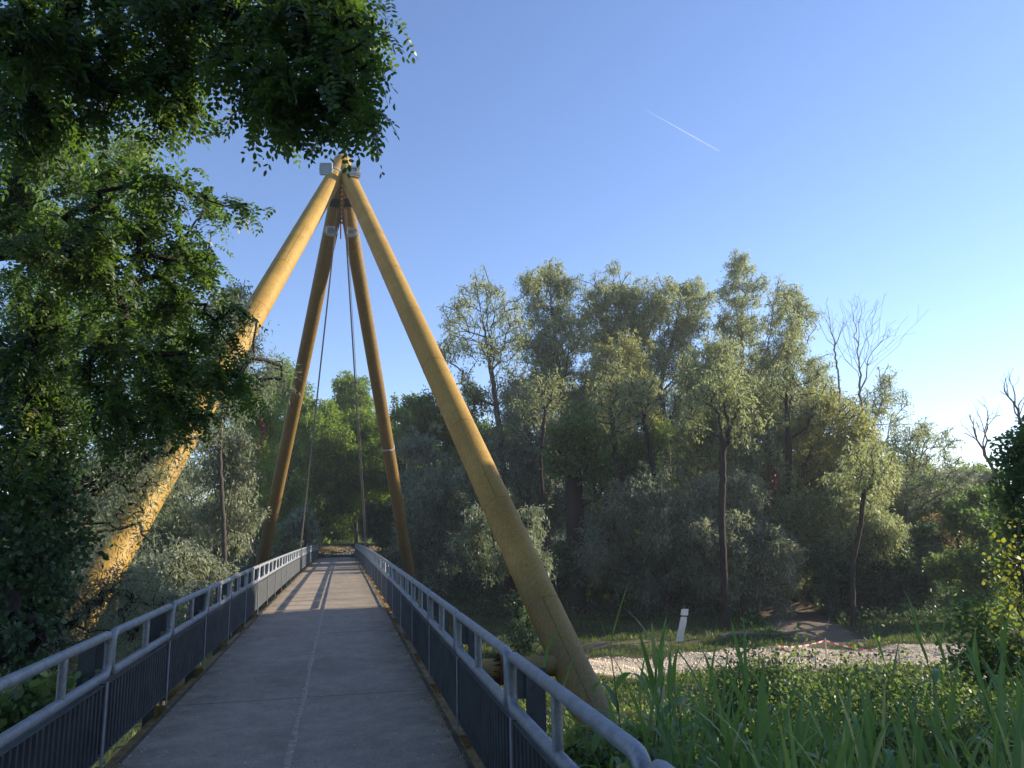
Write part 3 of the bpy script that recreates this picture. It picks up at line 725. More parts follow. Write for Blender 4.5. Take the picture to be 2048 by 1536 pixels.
# trees behind the far bridge end
BK = 'green trees behind the far end of the bridge'
for (lab, px, dep, mids, lob, mt) in (
    ('dark pointed locust crown right between the two stay cables', 712, 70, [(712, 1000), (712, 850), (708, 780)], [(705, 768, 26), (690, 790, 26), (725, 800, 28), (705, 830, 36), (740, 850, 34), (670, 850, 30)], 'locust_far'),
    ('yellow green locust left of the left stay cable', 580, 66, [(580, 1000), (578, 880)], [(560, 755, 30), (585, 790, 36), (540, 800, 34), (600, 840, 40), (560, 870, 44), (610, 900, 40), (540, 930, 44)], 'locust_far'),
    ('bright green locust mass low between the stay cables', 600, 62, [(660, 1030), (660, 930)], [(650, 830, 30), (640, 870, 44), (690, 890, 46), (650, 940, 48), (700, 960, 46), (630, 990, 42), (680, 1010, 36)], 'locust_far'),
    ('green locust between the right stay cable and the rear right leg', 760, 66, [(760, 1030), (762, 900)], [(750, 850, 34), (775, 880, 36), (740, 920, 44), (780, 950, 40), (750, 990, 42), (790, 1010, 36)], 'locust_far'),
    ('locust with thin brown tinged top right of the rear right leg', 810, 60, [(812, 1030), (812, 880)], [(800, 820, 22), (825, 850, 34), (800, 880, 34), (850, 890, 38), (820, 940, 42), (860, 960, 36)], 'broad'),
    ('green round topped tree beside the upper right front leg', 870, 56, [(868, 1030), (868, 870)], [(850, 810, 30), (880, 830, 34), (840, 850, 30), (900, 870, 34), (930, 830, 24), (960, 800, 24)], 'broad'),
    ('dark shaded tree low behind the right railing and rear right leg', 790, 60, [(790, 1060), (790, 1010)], [(760, 1040, 30), (800, 1040, 36), (840, 1030, 36), (820, 1080, 26), (780, 1075, 22), (860, 1080, 34)], 'ivy'),
    ('dark tree low behind the rear left leg and left railing', 560, 58, [(560, 1060), (565, 1010)], [(540, 990, 40), (590, 1000, 36), (520, 1050, 40), (570, 1050, 36), (610, 1050, 24)], 'broad'),
    ('grey willow bush leaning over the far end of the left railing', 610, 50, [(612, 1080), (610, 1050)], [(600, 1040, 26), (575, 1070, 28), (625, 1060, 20), (550, 1090, 26)], 'willow_dark')):
    T2(lab, px, dep, mids, .2, lob, style=('willow' if 'willow' in mt else 'locust'), mat=mt, name='willow_bush' if 'willow' in mt else 'locust_tree', group=BK, dens=5, leafscale=1.35, depj=2.5)
for (lab, px, dep, lob, mt) in (
    ('background locust wall left of the left stay cable', 520, 82, [(500, 880, 50), (540, 920, 50), (580, 880, 46), (510, 980, 50), (570, 990, 50), (600, 1040, 40), (540, 1050, 40)], 'locust_far'),
    ('background locust wall straight behind the bridge end', 620, 84, [(640, 900, 50), (700, 860, 46), (690, 940, 54), (640, 990, 50), (720, 1000, 50), (680, 1050, 34), (640, 1050, 34)], 'locust_far'),
    ('background locust wall right of the right stay cable', 830, 80, [(780, 880, 50), (840, 900, 50), (790, 960, 50), (860, 980, 50), (800, 1030, 44), (870, 1050, 44), (760, 1050, 34)], 'locust_far'),
    ('background trees behind the dark willow bulk', 960, 78, [(920, 900, 50), (980, 880, 50), (940, 980, 54), (1010, 960, 50), (960, 1050, 50), (1030, 1050, 44)], 'broad')):
    T2(lab, px, dep, [(px, 1010), (sum(q[0] for q in lob)/len(lob), 940)], .2, lob, style='locust', mat=mt, name='locust_tree', group=BK, dens=3.6, leafscale=1.9, depj=2.5)
LB = 'trees on the left bank beyond the left front leg'
for (lab, px, dep, mids, lob, mt) in (
    ('silver willow standing right of the left front leg', 440, 34, [(430, 1090), (447, 1020), (438, 950)], [(430, 900, 40), (465, 890, 36), (450, 950, 46), (490, 960, 32), (420, 1010, 44), (470, 1030, 40), (440, 1080, 36), (480, 1090, 26)], 'willow_silver'),
    ('dark locust with fine leaves between silver willow and rear left leg', 510, 44, [(510, 1060), (508, 940)], [(500, 830, 36), (520, 780, 32), (540, 850, 30), (500, 900, 40), (520, 960, 40), (500, 1030, 42), (530, 1070, 26)], 'locust_far'),
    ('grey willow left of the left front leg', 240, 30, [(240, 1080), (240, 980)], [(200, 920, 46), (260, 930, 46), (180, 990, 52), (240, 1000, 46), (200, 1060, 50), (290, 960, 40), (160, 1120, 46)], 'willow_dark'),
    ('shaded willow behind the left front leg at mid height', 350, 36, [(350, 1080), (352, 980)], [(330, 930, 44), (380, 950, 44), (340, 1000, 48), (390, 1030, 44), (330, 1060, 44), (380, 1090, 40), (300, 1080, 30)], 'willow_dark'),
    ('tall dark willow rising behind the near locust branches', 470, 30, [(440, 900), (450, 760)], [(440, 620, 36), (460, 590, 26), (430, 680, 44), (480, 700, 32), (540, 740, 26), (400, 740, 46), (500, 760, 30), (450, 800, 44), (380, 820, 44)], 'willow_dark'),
    ('big sunlit leafy tree far left behind the near locust', 150, 26, [(150, 1000), (150, 700)], [(60, 300, 60), (180, 330, 56), (260, 300, 44), (80, 450, 70), (200, 470, 60), (60, 620, 70), (180, 640, 70), (300, 640, 60), (80, 780, 70), (200, 800, 60), (320, 780, 56), (350, 700, 50)], 'locust_far')):
    T2(lab, px, dep, mids, .09, lob, style=('willow' if 'willow' in mt else 'locust'), mat=mt, name='willow_tree' if 'willow' in mt else 'locust_tree', group=LB, dens=7, leafscale=.62 if px == 150 else .9, nmul=1.7 if px == 150 else 1, depj=1.5)
T2('sunlit silver willow bush just beyond the left railing', 340, 19, [(345, 1170), (350, 1140)], .07,
   [(310, 1140, 30), (350, 1125, 32), (400, 1130, 32), (430, 1150, 24), (370, 1160, 30), (290, 1170, 24), (330, 1180, 26)], mat='willow_silver', name='willow_bush', cat='bush', group=None, leafscale=.6, dens=26, depj=.6)

for (lab, px, dep, lob, mt) in (
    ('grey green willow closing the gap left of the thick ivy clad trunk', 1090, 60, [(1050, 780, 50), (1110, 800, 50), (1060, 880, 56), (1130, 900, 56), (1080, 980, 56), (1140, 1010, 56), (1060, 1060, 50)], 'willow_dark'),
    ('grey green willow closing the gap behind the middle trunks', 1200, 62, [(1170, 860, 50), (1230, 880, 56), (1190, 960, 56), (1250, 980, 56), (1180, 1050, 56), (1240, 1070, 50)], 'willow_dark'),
    ('light green willow behind the leaning trunk', 1320, 63, [(1290, 800, 50), (1350, 840, 56), (1300, 900, 56), (1370, 930, 56), (1320, 1080, 50), (1380, 1060, 50)], 'willow'),
    ('willow filling the background under the tall slim crown', 1480, 63, [(1440, 800, 50), (1500, 840, 56), (1450, 1000, 56), (1520, 1050, 56), (1560, 980, 50)], 'willow'),
    ('willow filling the background behind the long arching limbs', 1640, 60, [(1600, 860, 50), (1660, 900, 50), (1620, 1060, 56), (1700, 1060, 50), (1720, 960, 50), (1760, 1010, 50)], 'willow'),
    ('low green thicket tree under the middle trunks', 1240, 47, [(1190, 1110, 44), (1250, 1130, 44), (1300, 1110, 40), (1160, 1150, 36), (1220, 1170, 34)], 'broad'),
    ('low dark thicket tree below the ivy clad trunk', 1110, 45, [(1060, 1130, 44), (1110, 1150, 44), (1150, 1120, 36), (1090, 1180, 34)], 'ivy'),
    ('low dark thicket tree under the right middle willows', 1420, 44, [(1400, 1140, 40), (1440, 1170, 36), (1370, 1180, 34), (1480, 1180, 36)], 'ivy')):
    T2(lab, px, dep, [(px, 1020), (px, 960)], .14, lob, style='willow' if 'willow' in mt else 'locust', mat=mt, name='willow_tree' if 'willow' in mt else 'thicket_tree', dens=3.6, leafscale=1.35, depj=2.5)
for (lab, px, dep, mids, lob, rr_) in (
    ('slender dark trunk with a small crown just left of the middle of the grove', 1222, 38, [(1225, 1030), (1230, 900), (1222, 820)], [(1215, 790, 44), (1240, 820, 40), (1200, 830, 34)], .15),
    ('dark forked trunk leaning left under the centre crowns', 1330, 38.5, [(1322, 1040), (1300, 900), (1280, 800)], [(1270, 770, 44), (1300, 790, 40), (1250, 810, 34)], .16),
    ('tall dark trunk with crooked side limbs right of the centre crowns', 1442, 37.5, [(1443, 1040), (1446, 900), (1438, 830)], [(1420, 790, 44), (1460, 780, 47), (1490, 840, 40), (1400, 840, 34)], .17),
    ('dark crooked trunk with a bulge beside the red creeper', 1580, 38, [(1575, 1020), (1578, 900), (1572, 800)], [(1560, 760, 44), (1600, 750, 44), (1620, 810, 37)], .19),
    ('thin dark trunk standing left of the thick ivy clad trunk', 1085, 38, [(1092, 1060), (1080, 920), (1090, 820)], [(1080, 790, 44), (1110, 780, 40), (1060, 820, 34)], .12),
    ('thin leaning trunk left of the dirt track', 1690, 37, [(1705, 1130), (1722, 1050), (1730, 960)], [(1740, 920, 44), (1710, 940, 40), (1760, 950, 37)], .12)):
    T2(lab, px, dep, mids, rr_, lob, dens=3.2, nmul=.62, name='willow_tree', bark='bark_dark')
# bare dead trees
def dead(label, px0, dep, tl, seeds, tr, seed):
    t = trunkline(px0, dep, tl); r = np.random.default_rng(seed); T = []
    for (x, y, rp, n) in seeds:
        c = un(x, y, dep); T.append(c+r.normal(0, rp*dep/F*.5, (n, 3)))
    T = np.concatenate(T); e = empty('dead_tree', t[0]); tag(e, label, 'tree', 'bare dead trees')
    P, par, rad, n_ = grow(t, tr, T, 2.2, .006, .62)
    link('trunk', branch_mesh('trunk', P, par, rad, MAT['bark_pale'], .07, seed), e)
dead('bare dead tree with the fuller fan of twigs right of the grove top', 1735, 45, [(1730, 900), (1722, 800), (1718, 720)], [(1750, 650, 60, 60), (1720, 620, 40, 40), (1690, 680, 40, 30), (1780, 660, 24, 24), (1730, 700, 40, 20), (1705, 600, 16, 12)], .08, 3)
dead('bare dead tree with few upright twigs left of the fuller one', 1690, 46, [(1683, 860), (1676, 740), (1665, 660)], [(1665, 640, 28, 20), (1640, 625, 14, 10), (1690, 650, 24, 12), (1656, 600, 10, 5)], .065, 4)
dead('bare bowed dead tree with curved twigs beside the right edge tree', 2010, 30, [(1990, 950), (1968, 900)], [(1950, 850, 30, 30), (1935, 830, 16, 12), (1990, 830, 20, 12), (1965, 810, 12, 8)], .07, 5)
dead('bare forked dead tree at the top of the right edge', 2050, 28, [(2046, 860), (2030, 810)], [(2020, 760, 24, 16), (2040, 800, 20, 12), (2004, 780, 8, 5)], .07, 6)

# right edge tree
T2('dark leafy tree cut off by the right edge of the view', 2090, 22, [(2080, 1100), (2070, 950)], .16,
   [(2050, 885, 30), (2090, 870, 40), (2045, 940, 36), (2100, 960, 50), (2050, 1010, 44), (2024, 1060, 32), (2080, 1090, 56), (2036, 1130, 36), (2070, 1180, 46), (2020, 1000, 18)], style='broad', mat='broad', name='broadleaf_tree', group=None, dens=10, leafscale=.85, depj=1)
T2('yellow green sapling lit from behind at the right edge', 2060, 11, [(2040, 1120), (2030, 1080)], .03,
   [(2006, 1108, 10), (2022, 1132, 11), (2044, 1146, 12), (2046, 1040, 8), (2046, 1190, 12), (2034, 1212, 10)], style='broad', mat='yellowgreen', name='sapling', group=None, dens=34, leafscale=.5, depj=.4, minr=.004, nmul=.16)
T2('sunlit pale green bush on the bank below the right edge tree', 1960, 12.5, [(1960, 1290), (1958, 1240)], .04,
   [(1920, 1250, 20), (1950, 1225, 22), (1985, 1235, 24), (1935, 1285, 24), (1980, 1280, 30), (2020, 1260, 26), (1990, 1330, 36), (2030, 1320, 34), (1950, 1340, 26)], style='broad', mat='shrub', name='bush', cat='bush', group=None, dens=34, leafscale=.55, depj=.5, minr=.005, nmul=.6)

# red creeper strands hanging from trees
for (lab, px, y0_, y1_, dep) in (('red creeper hanging in the right front willow', 1543, 930, 1010, 41.5), ('small red creeper strand left of the rear left leg', 522, 835, 900, 43), ('red creeper climbing a trunk in the middle of the grove', 1224, 1020, 1090, 42.5), ('red creeper patch low by the central trunks', 1345, 1080, 1110, 42), ('red creeper spray on the right bank', 1893, 1035, 1060, 41)):
    r = np.random.default_rng(px); n = 170; tt = r.uniform(0, 1, n)
    P = np.array([un(px+6*sin(5*t_)+r.normal(0, 4), y0_+(y1_-y0_)*t_, dep+r.normal(0, .25)) for t_ in tt])
    D = r.normal(0, .5, (n, 3)); D[:, 2] -= .8; e = empty('creeper', P.mean(0)); tag(e, lab, 'creeper')
    link('leaves', leaves_mesh('leaves', P, D, r.normal(0, 1, (n, 3)), np.full(n, .12), np.full(n, .10), MAT['red'], r.uniform(0, 1, n), True), e)
    mb = MB(); mb.tube([un(px+6*sin(5*t_), y0_+(y1_-y0_)*t_, dep) for t_ in np.linspace(0, 1, 8)], .02, 5); mb.build('stem', MAT['bark_dark'], e)

# tall trees on the near right bank, outside the view, that shade this end of the bridge
SH = 'tall trees on the near right bank'
for i, (x, y, zt, rr_) in enumerate(((28.5, 16.3, 12.6, 3.4), (24.5, 10.2, 13.0, 3.8), (22.5, 4.0, 13.4, 4.0), (19.5, -2.5, 14, 4.2), (18, -9.0, 14, 4.2))):
    b = np.array([x, y, float(gz(x, y))-.1]); lobes = []
    cb = 9.6 if 0 < i < 3 else 7.5
    for zc in np.arange(cb, zt-1.0, 1.3):
        for k in range(5):
            a = 2*pi*(k+random.uniform(-.2, .2))/5; q = rr_*.62*(1 if zc < zt-2.5 else .6); lobes.append(((x+q*cos(a), y+q*sin(a), zc+random.uniform(-.3, .3)), rr_*.5))
    for k in range(3): a = random.uniform(0, 2*pi); lobes.append(((x+1.5*cos(a), y+1.5*sin(a), random.uniform(2.5, 6.5)), rr_*.22))
    lobes.append(((x, y, zt-1.2), rr_*.5))
    tree('tree', ['round crowned tree farthest along the near right bank', 'second tall tree along the near right bank', 'third tall tree along the near right bank', 'fourth tall tree on the near right bank, level with the bridge end', 'last tall tree on the near right bank, behind the bridge end'][i], 'tree', b, [b, b+(0, 0, 4), b+(.3, 0, zt*.8)], .3, lobes, 'broad', 'broad', dens=2.8, seed=700+i, group=SH, leafscale=2.3, nmul=.9)

for i, (x, y, zt, rr_, lb) in enumerate(((-9, -4, 12, 4.0, 'unseen leafy tree left of the path behind the viewpoint'), (-6.5, -12, 13, 4.2, 'unseen leafy tree close to the path on its left, behind the viewpoint'), (7.5, -12, 12, 4.2, 'unseen leafy tree right of the path behind the viewpoint'))):  # unseen trees added to darken surfaces that face the viewpoint
    b = np.array([x, y, float(gz(x, y))-.1]); lobes = [((x+rr_*.45*cos(a*2.1+i), y+rr_*.45*sin(a*2.1+i), z_), rr_*.62) for a, z_ in enumerate(np.arange(1.2, zt-1, 1.1))]
    tree('tree', lb, 'tree', b, [b, b+(0, 0, 4), b+(.3, 0, zt*.8)], .3, lobes, 'broad', 'broad', dens=2.0, seed=740+i, group='unseen trees behind the near bridge end', leafscale=2.8, nmul=.8)

# ------------------------------------------------------------ near left trees with true leaf shapes
def near_locust(name, label, trunk, tr, lobes, ntw, seed, depj, leaflen=.042, mat='locust', droop=.55, ncl=6, group=None):
    r = np.random.default_rng(seed); Ls = pxl(lobes, depj, seed); T = []
    wts = np.array([l[1]**2 for l in Ls]); wts /= wts.sum()
    for (c, rad), wgt in zip(Ls, wts):
        n = max(3, int(ntw*wgt)); d = unit(r.normal(0, 1, (n, 3))); T.append(c+d*(r.uniform(0, 1, n)**.4)[:, None]*rad)
    T = np.concatenate(T); t = empty(name, trunk[0]); tag(t, label, 'tree', group)
    P, parent, rad, nt_ = grow(trunk, tr, T, .45, .0035, .5)
    link('trunk', branch_mesh('trunk', P, parent, rad, MAT['bark_dark'], .06, seed), t)
    m = len(T); par = P[parent[nt_:]]; ax = unit(T-par)
    nc = m*ncl; base = np.repeat(T, ncl, 0)-np.repeat(ax, ncl, 0)*r.uniform(0, .35, nc)[:, None]
    d = unit(np.repeat(ax, ncl, 0)*.5+r.normal(0, .6, (nc, 3))+np.array([0, 0, -.15])); npair = 7
    LR = r.uniform(.13, .24, nc)
    side = unit(np.cross(d, r.normal(0, .35, (nc, 3))+np.array([0, 0, 1.])))
    Ps, Ds, Ns, Rn = [], [], [], []; rv = np.clip(r.normal(.45, .2, nc), 0, 1)
    for k in range(2*npair+1):
        tt = (k//2+1)/(npair+.6) if k < 2*npair else 1.0
        cur = base+d*(LR*tt)[:, None]; cur[:, 2] -= LR*droop*tt**2
        tang = d.copy(); tang[:, 2] -= 2*droop*tt; tang = unit(tang)
        sgn = (1 if k % 2 else -1) if k < 2*npair else 0
        Dk = tang*.35+side*sgn+r.normal(0, .16, (nc, 3)); Dk[:, 2] -= .25
        if sgn == 0: Dk = tang
        nn = np.cross(side, tang)*1.0+r.normal(0, .25, (nc, 3))
        keep = r.uniform(0, 1, nc) > .07
        Ps.append(cur[keep]); Ds.append(Dk[keep]); Ns.append(nn[keep]); Rn.append(np.clip(rv+r.normal(0, .06, nc), 0, 1)[keep])
    Pp = np.concatenate(Ps); k = len(Pp); sc_ = r.uniform(.75, 1.2, k)
    link('crown', leaves_mesh('crown', Pp, np.concatenate(Ds), np.concatenate(Ns), leaflen*sc_, leaflen*.46*sc_, MAT[mat], np.concatenate(Rn), True), t)
    return t
tr0 = np.array([-4.7, 5.2, float(gz(-4.7, 5.2))-.1])
limbs = [tr0, (-4.6, 5.1, 1.5), (-4.2, 5.0, 3.6), (-3.2, 4.9, 5.0), (-1.8, 4.9, 5.6), (-.6, 4.8, 5.5)]
A = [(40, 40, 110, 4.8), (190, 60, 110, 4.9), (340, 40, 110, 4.9), (490, 40, 100, 4.9), (620, 50, 100, 4.8), (690, 60, 62, 4.7), (60, 170, 90, 4.9), (210, 170, 80, 5.1), (360, 170, 80, 5.0), (480, 150, 70, 4.8),
     (600, 160, 80, 4.8), (672, 165, 66, 4.7), (726, 110, 42, 4.6), (690, 205, 38, 4.7), (734, 226, 34, 4.6), (738, 258, 16, 4.6), (650, 225, 14, 4.7), (560, 225, 46, 4.8), (400, 225, 30, 4.9), (575, 265, 20, 4.8), (120, 250, 60, 5.4), (690, 20, 56, 4.7), (752, 45, 24, 4.6), (310, 220, 40, 5.0), (40, 260, 60, 5)]
near_locust('locust_tree', 'near locust tree whose dark leaflets overhang the top left of the view', limbs, .10, [(a, b, c, d) for a, b, c, d in A], 500, 21, .5, group=None, leaflen=.043)
tr1 = np.array([-5.2, 8.4, float(gz(-5.2, 8.4))-.1])
B_ = [(100, 300, 60, 7.4), (210, 330, 50, 7.5), (300, 330, 36, 7.4), (30, 420, 60, 7.3), (80, 470, 80, 7.2), (200, 440, 70, 7.2), (300, 400, 60, 7.1), (380, 390, 50, 6.9), (440, 400, 34, 6.8), (490, 400, 26, 6.7), (90, 590, 90, 7.2), (220, 560, 80, 7.2), (330, 500, 70, 7.1), (400, 500, 46, 7.0),
      (430, 560, 36, 7), (340, 620, 80, 7.2), (440, 650, 60, 7.2), (220, 700, 90, 7.3), (90, 720, 90, 7.3), (350, 740, 80, 7.2), (460, 740, 56, 7.1), (250, 830, 80, 7.2), (120, 850, 80, 7.2), (380, 820, 50, 7.1), (40, 350, 60, 7.4), (150, 350, 50, 7.6), (500, 780, 26, 7.1), (40, 960, 70, 7.0)]
near_locust('locust_tree', 'second locust whose green branch tips reach over the left front leg', [tr1, (-5.1, 8.2, 1.4), (-4.7, 8, 3.0), (-3.6, 7.8, 4.2), (-2.6, 7.6, 4.4)], .10, B_, 690, 22, .9, leaflen=.047, group=None)
def near_narrow(name, label, cat, trunk, tr, lobes, ntw, seed, depj, mat, ln, wd, per, hexa=False, droop=.7, sg=.12, bark='bark_dark'):
    r = np.random.default_rng(seed); Ls = pxl(lobes, depj, seed); T = []
    wts = np.array([l[1]**2 for l in Ls]); wts /= wts.sum()
    for (c, rad), wgt in zip(Ls, wts):
        n = max(4, int(ntw*wgt)); d = unit(r.normal(0, 1, (n, 3))); T.append(c+d*(r.uniform(0, 1, n)**.4)[:, None]*rad)
    T = np.concatenate(T); T = T[T[:, 2] > gz(T[:, 0], T[:, 1])+.1]
    t = empty(name, trunk[0]); tag(t, label, cat)
    P, parent, rad, nt_ = grow(trunk, tr, T, .35, .003, .5); link('trunk', branch_mesh('trunk', P, parent, rad, MAT[bark], .06, seed), t)
    m = len(T); tw = 4; tdir = unit(r.normal(0, 1, (m, tw, 3))); wh = r.integers(0, tw, (m, per)); al = r.uniform(0, 1, (m, per))
    dv = np.take_along_axis(tdir, wh[..., None].repeat(3, 2), 1); pos = T[:, None]+dv*al[..., None]*sg*2.2+r.normal(0, sg*.12, (m, per, 3)); pos[..., 2] -= al**2*sg*droop
    D = dv*.7+r.normal(0, .5, (m, per, 3)); D[..., 2] -= droop*.5; k = m*per; sc_ = r.uniform(.65, 1.25, k)
    N = r.normal(0, .7, (k, 3)); N[:, 2] += .8
    link('crown', leaves_mesh('crown', pos.reshape(-1, 3), D.reshape(-1, 3), N, ln*sc_, wd*sc_, MAT[mat], np.clip(r.normal(.45, .22, k)+np.repeat(r.uniform(-.15, .15, m), per), 0, 1), hexa), t)
    return t
tr2 = np.array([-5.6, 9.6, float(gz(-5.6, 9.6))-.1])
near_narrow('willow_tree', 'dark narrow leaved willow crossing in front of the left front leg', 'tree', [tr2, (-5.4, 9.6, 0), (-4.9, 9.7, 2.0), (-4.2, 9.9, 3.2)], .10,
   [(250, 900, 60, 9.4), (340, 880, 56, 9.5), (300, 960, 46, 9.5), (180, 950, 56, 9.3), (400, 850, 40, 9.6), (440, 790, 40, 9.8), (500, 720, 26, 10.4), (495, 660, 14, 10.6), (250, 1030, 40, 9.4), (290, 1070, 30, 9.4), (170, 1060, 50, 9.2), (100, 1010, 60, 9), (510, 640, 12, 10.6), (560, 740, 24, 10.8), (520, 780, 26, 10.8)],
   400, 31, .5, 'willow_dark', .075, .013, 34, sg=.16)
tr3 = np.array([-4.2, 8.2, float(gz(-4.2, 8.2))-.1])
near_narrow('willow_bush', 'narrow leaved willow bush pressing against the near left railing', 'bush', [tr3, (-4.1, 8.3, -.6), (-3.9, 8.4, .1)], .06,
   [(230, 1170, 50, 8.8), (300, 1190, 40, 9.2), (170, 1200, 56, 8.4), (250, 1240, 50, 8.6), (110, 1250, 60, 8.0), (190, 1290, 50, 8.0), (60, 1330, 60, 7.4), (340, 1210, 34, 9.8), (400, 1190, 30, 11), (130, 1140, 40, 8.4), (120, 1340, 40, 7.6), (290, 1250, 34, 9)],
   620, 32, .4, 'willow_silver', .062, .011, 34, sg=.14)
tr4 = np.array([-4.6, 6.6, float(gz(-4.6, 6.6))-.1])
near_narrow('ivy_clad_tree', 'dark broad leaved thicket tree filling the lower left edge', 'tree', [tr4, (-4.5, 6.6, .5), (-4.4, 6.6, 1.8)], .05,
   [(30, 900, 80, 7.6), (60, 1000, 80, 7.5), (110, 920, 60, 7.8), (40, 1100, 80, 7.2), (110, 1080, 56, 7.4), (30, 1200, 76, 7.0), (80, 1180, 56, 7.2), (20, 1290, 60, 6.8), (80, 800, 70, 8), (30, 700, 80, 8)],
   620, 33, .5, 'ivy', .055, .042, 24, hexa=True, sg=.13)
tr5 = np.array([-3.2, 5.4, float(gz(-3.2, 5.4))-.1])
near_narrow('weed', 'low broad leaved weed with yellowing leaves behind the nearest left railing frame', 'plant', [tr5, tr5+(.1, 0, .5)], .012,
   [(50, 1400, 40, 5.0), (110, 1390, 30, 5.2), (20, 1440, 40, 4.8)], 60, 34, .2, 'shrub', .07, .05, 10, hexa=True, sg=.1)

# ------------------------------------------------------------ right foreground: shrubs, reeds
SB = 'green shrubs on the near right bank'
def shrub(label, x, y, hgt, rad, seed, mat='shrub', nt=150):
    b = np.array([x, y, float(gz(x, y))-.05]); r = np.random.default_rng(seed)
    cc = b+np.stack([r.uniform(-rad, rad, 7), r.uniform(-rad, rad, 7), hgt*r.uniform(.15, .75, 7)], 1)
    T = cc[r.integers(0, 7, nt)]+r.normal(0, 1, (nt, 3))*np.array([rad*.33, rad*.33, hgt*.2])
    sh_ = r.integers(0, 7, 5)
    T = np.concatenate([T]+[cc[q]+np.array([r.normal(0, .1), r.normal(0, .1), 0])+np.linspace(0, 1, 6)[:, None]*np.array([r.normal(0, .2), r.normal(0, .2), hgt*r.uniform(.5, 1.0)]) for q in sh_]); T[:, 2] = np.maximum(T[:, 2], b[2]+.1); nt = len(T)
    e = empty('shrub', b); tag(e, label, 'shrub', SB)
    P, par, rd, n_ = grow([b, b+(0, 0, hgt*.3)], .03, T, .3, .003, .5); link('branches', branch_mesh('branches', P, par, rd, MAT['bark'], .06, seed), e)
    per = 46; pos = (T[:, None]+r.normal(0, .15, (nt, per, 3))).reshape(-1, 3); k = len(pos)
    D = r.normal(0, .8, (k, 3)); D[:, 2] -= .2; N = r.normal(0, .5, (k, 3)); N[:, 2] += 1; s_ = r.uniform(.6, 1.3, k)
    link('foliage', leaves_mesh('foliage', pos, D, N, .058*s_, .034*s_, MAT[mat], np.clip(r.normal(.42, .2, k)+np.repeat(r.uniform(-.2, .2, nt), per), 0, 1), True), e)
for i, (lab, x, y, hg, rd) in enumerate((
    ('low shrub at the foot of the right front leg', 5.6, 10.4, .9, .7), ('shrub beside the leg foot with pale leaf tips', 6.4, 10.8, 1.5, 1.0),
    ('rounded shrub below the left end of the gravel bar', 7.9, 10.8, .9, 1.4), ('rounded shrub below the middle of the gravel bar', 9.6, 10.4, 1.0, 1.4),
    ('shrub with twiggy top below the red and white tape', 11.2, 9.8, .95, 1.4), ('tall shrub under the right end of the tape', 12.6, 8.6, 1.0, 1.4),
    ('shrub left of the sunlit bush at the right edge', 10.2, 7.4, 1.3, 1.0), ('dense shrub behind the middle reeds', 8.2, 8.0, 1.2, 1.2),
    ('dense shrub behind the left reeds', 6.3, 8.2, 1.1, 1.1), ('shrub low between reeds and right railing', 4.6, 7.6, .9, .8),
    ('shrub low at the right bottom corner', 7.6, 5.6, 1.0, .9), ('small shrub close behind the railing below the leg', 2.6, 5.4, .6, .5))):
    shrub(lab, x, y, hg, rd, 300+i, nt=int(190*rd*rd+90))
# yellowing seedling clump at the leg foot
near_narrow('weed', 'weedy clump with yellowing leaves hiding the foot of the right front leg', 'plant', [(3.0, 8.0, float(gz(3, 8))), (3.0, 8.0, -.9)], .02,
   [(1180, 1490, 30, 8.2), (1240, 1510, 34, 7.6), (1200, 1530, 40, 7.0), (1290, 1500, 30, 7.2), (1150, 1510, 30, 7.6)], 150, 35, .3, 'shrub', .075, .036, 16, hexa=True, sg=.13)

def reed(label, x, y, ns, hgt, seed, spread=.25):
    r = np.random.default_rng(seed); b = np.array([x, y, float(gz(x, y))-.05]); e = empty('reed_clump', b); tag(e, label, 'reed', 'giant reeds in the right foreground')
    V = []; Fc = []; A_ = []; mb = MB(); n0 = 0
    for s_ in range(int(ns*2.3)):
        p0 = b+np.array([r.normal(0, spread), r.normal(0, spread), 0]); p0[0] = max(p0[0], 1.85+abs(r.normal(0, .15))); h_ = hgt*r.uniform(.75, 1.08); lean = r.normal(0, .10, 2)
        st = lambda t: p0+np.array([lean[0]*h_*t*t, lean[1]*h_*t*t, h_*t])
        mb.tube([st(t) for t in np.linspace(0, 1, 7)], np.linspace(.011, .003, 7), 6)
        nl = int(r.integers(9, 14)); ph = r.uniform(0, 6.28)
        for k in range(nl):
            t = .22+.78*k/(nl-1); c = st(min(t, 1)); a = ph+k*pi+r.normal(0, .5); top = t > .85
            ln = r.uniform(.42, .78)*(.8 if top else 1); wd = r.uniform(.038, .062)*(.7 if top else 1)
            el = radians(r.uniform(36, 70) if not top else r.uniform(68, 86)); cv = r.uniform(1.0, 3.2) if not top else r.uniform(.1, .9)
            ho = np.array([cos(a), sin(a), 0]); si = np.array([-sin(a), cos(a), 0])*1.0; tw = r.normal(0, .5)
            m = 9; q = c.copy(); ang = el; rv = float(np.clip(r.normal(.45, .22), 0, 1))
            if r.uniform() < .05: rv = 1.0
            rows = []
            for j in range(m+1):
                u_ = j/m; wv = wd*.5*min(1, (u_*5+.35))*(1-u_**2.2)**.9
                di = ho*cos(ang)+np.array([0, 0, 1.])*sin(ang); nr = np.cross(si, di)
                sv = si*cos(tw*u_)+nr*sin(tw*u_)
                rows.append((q-sv*wv+np.cross(di, sv)*wv*.25, q.copy(), q+sv*wv+np.cross(di, sv)*wv*.25))
                q = q+di*ln/m; ang -= cv*(.4+1.4*u_)/m*1.15
            for rw in rows: V += list(rw); A_ += [rv]*3
            for j in range(m):
                o_ = n0+j*3; Fc += [(o_, o_+1, o_+4, o_+3), (o_+1, o_+2, o_+5, o_+4)]
            n0 += 3*(m+1)
    mb.build('stems', MAT['reed_stem'], e, True)
    link('leaves', np_mesh('leaves', V, [np.array(Fc)], MAT['reed'], A_, True), e)
MAT['reed_stem'] = simple('reed_cane', (.14, .18, .06), .6)
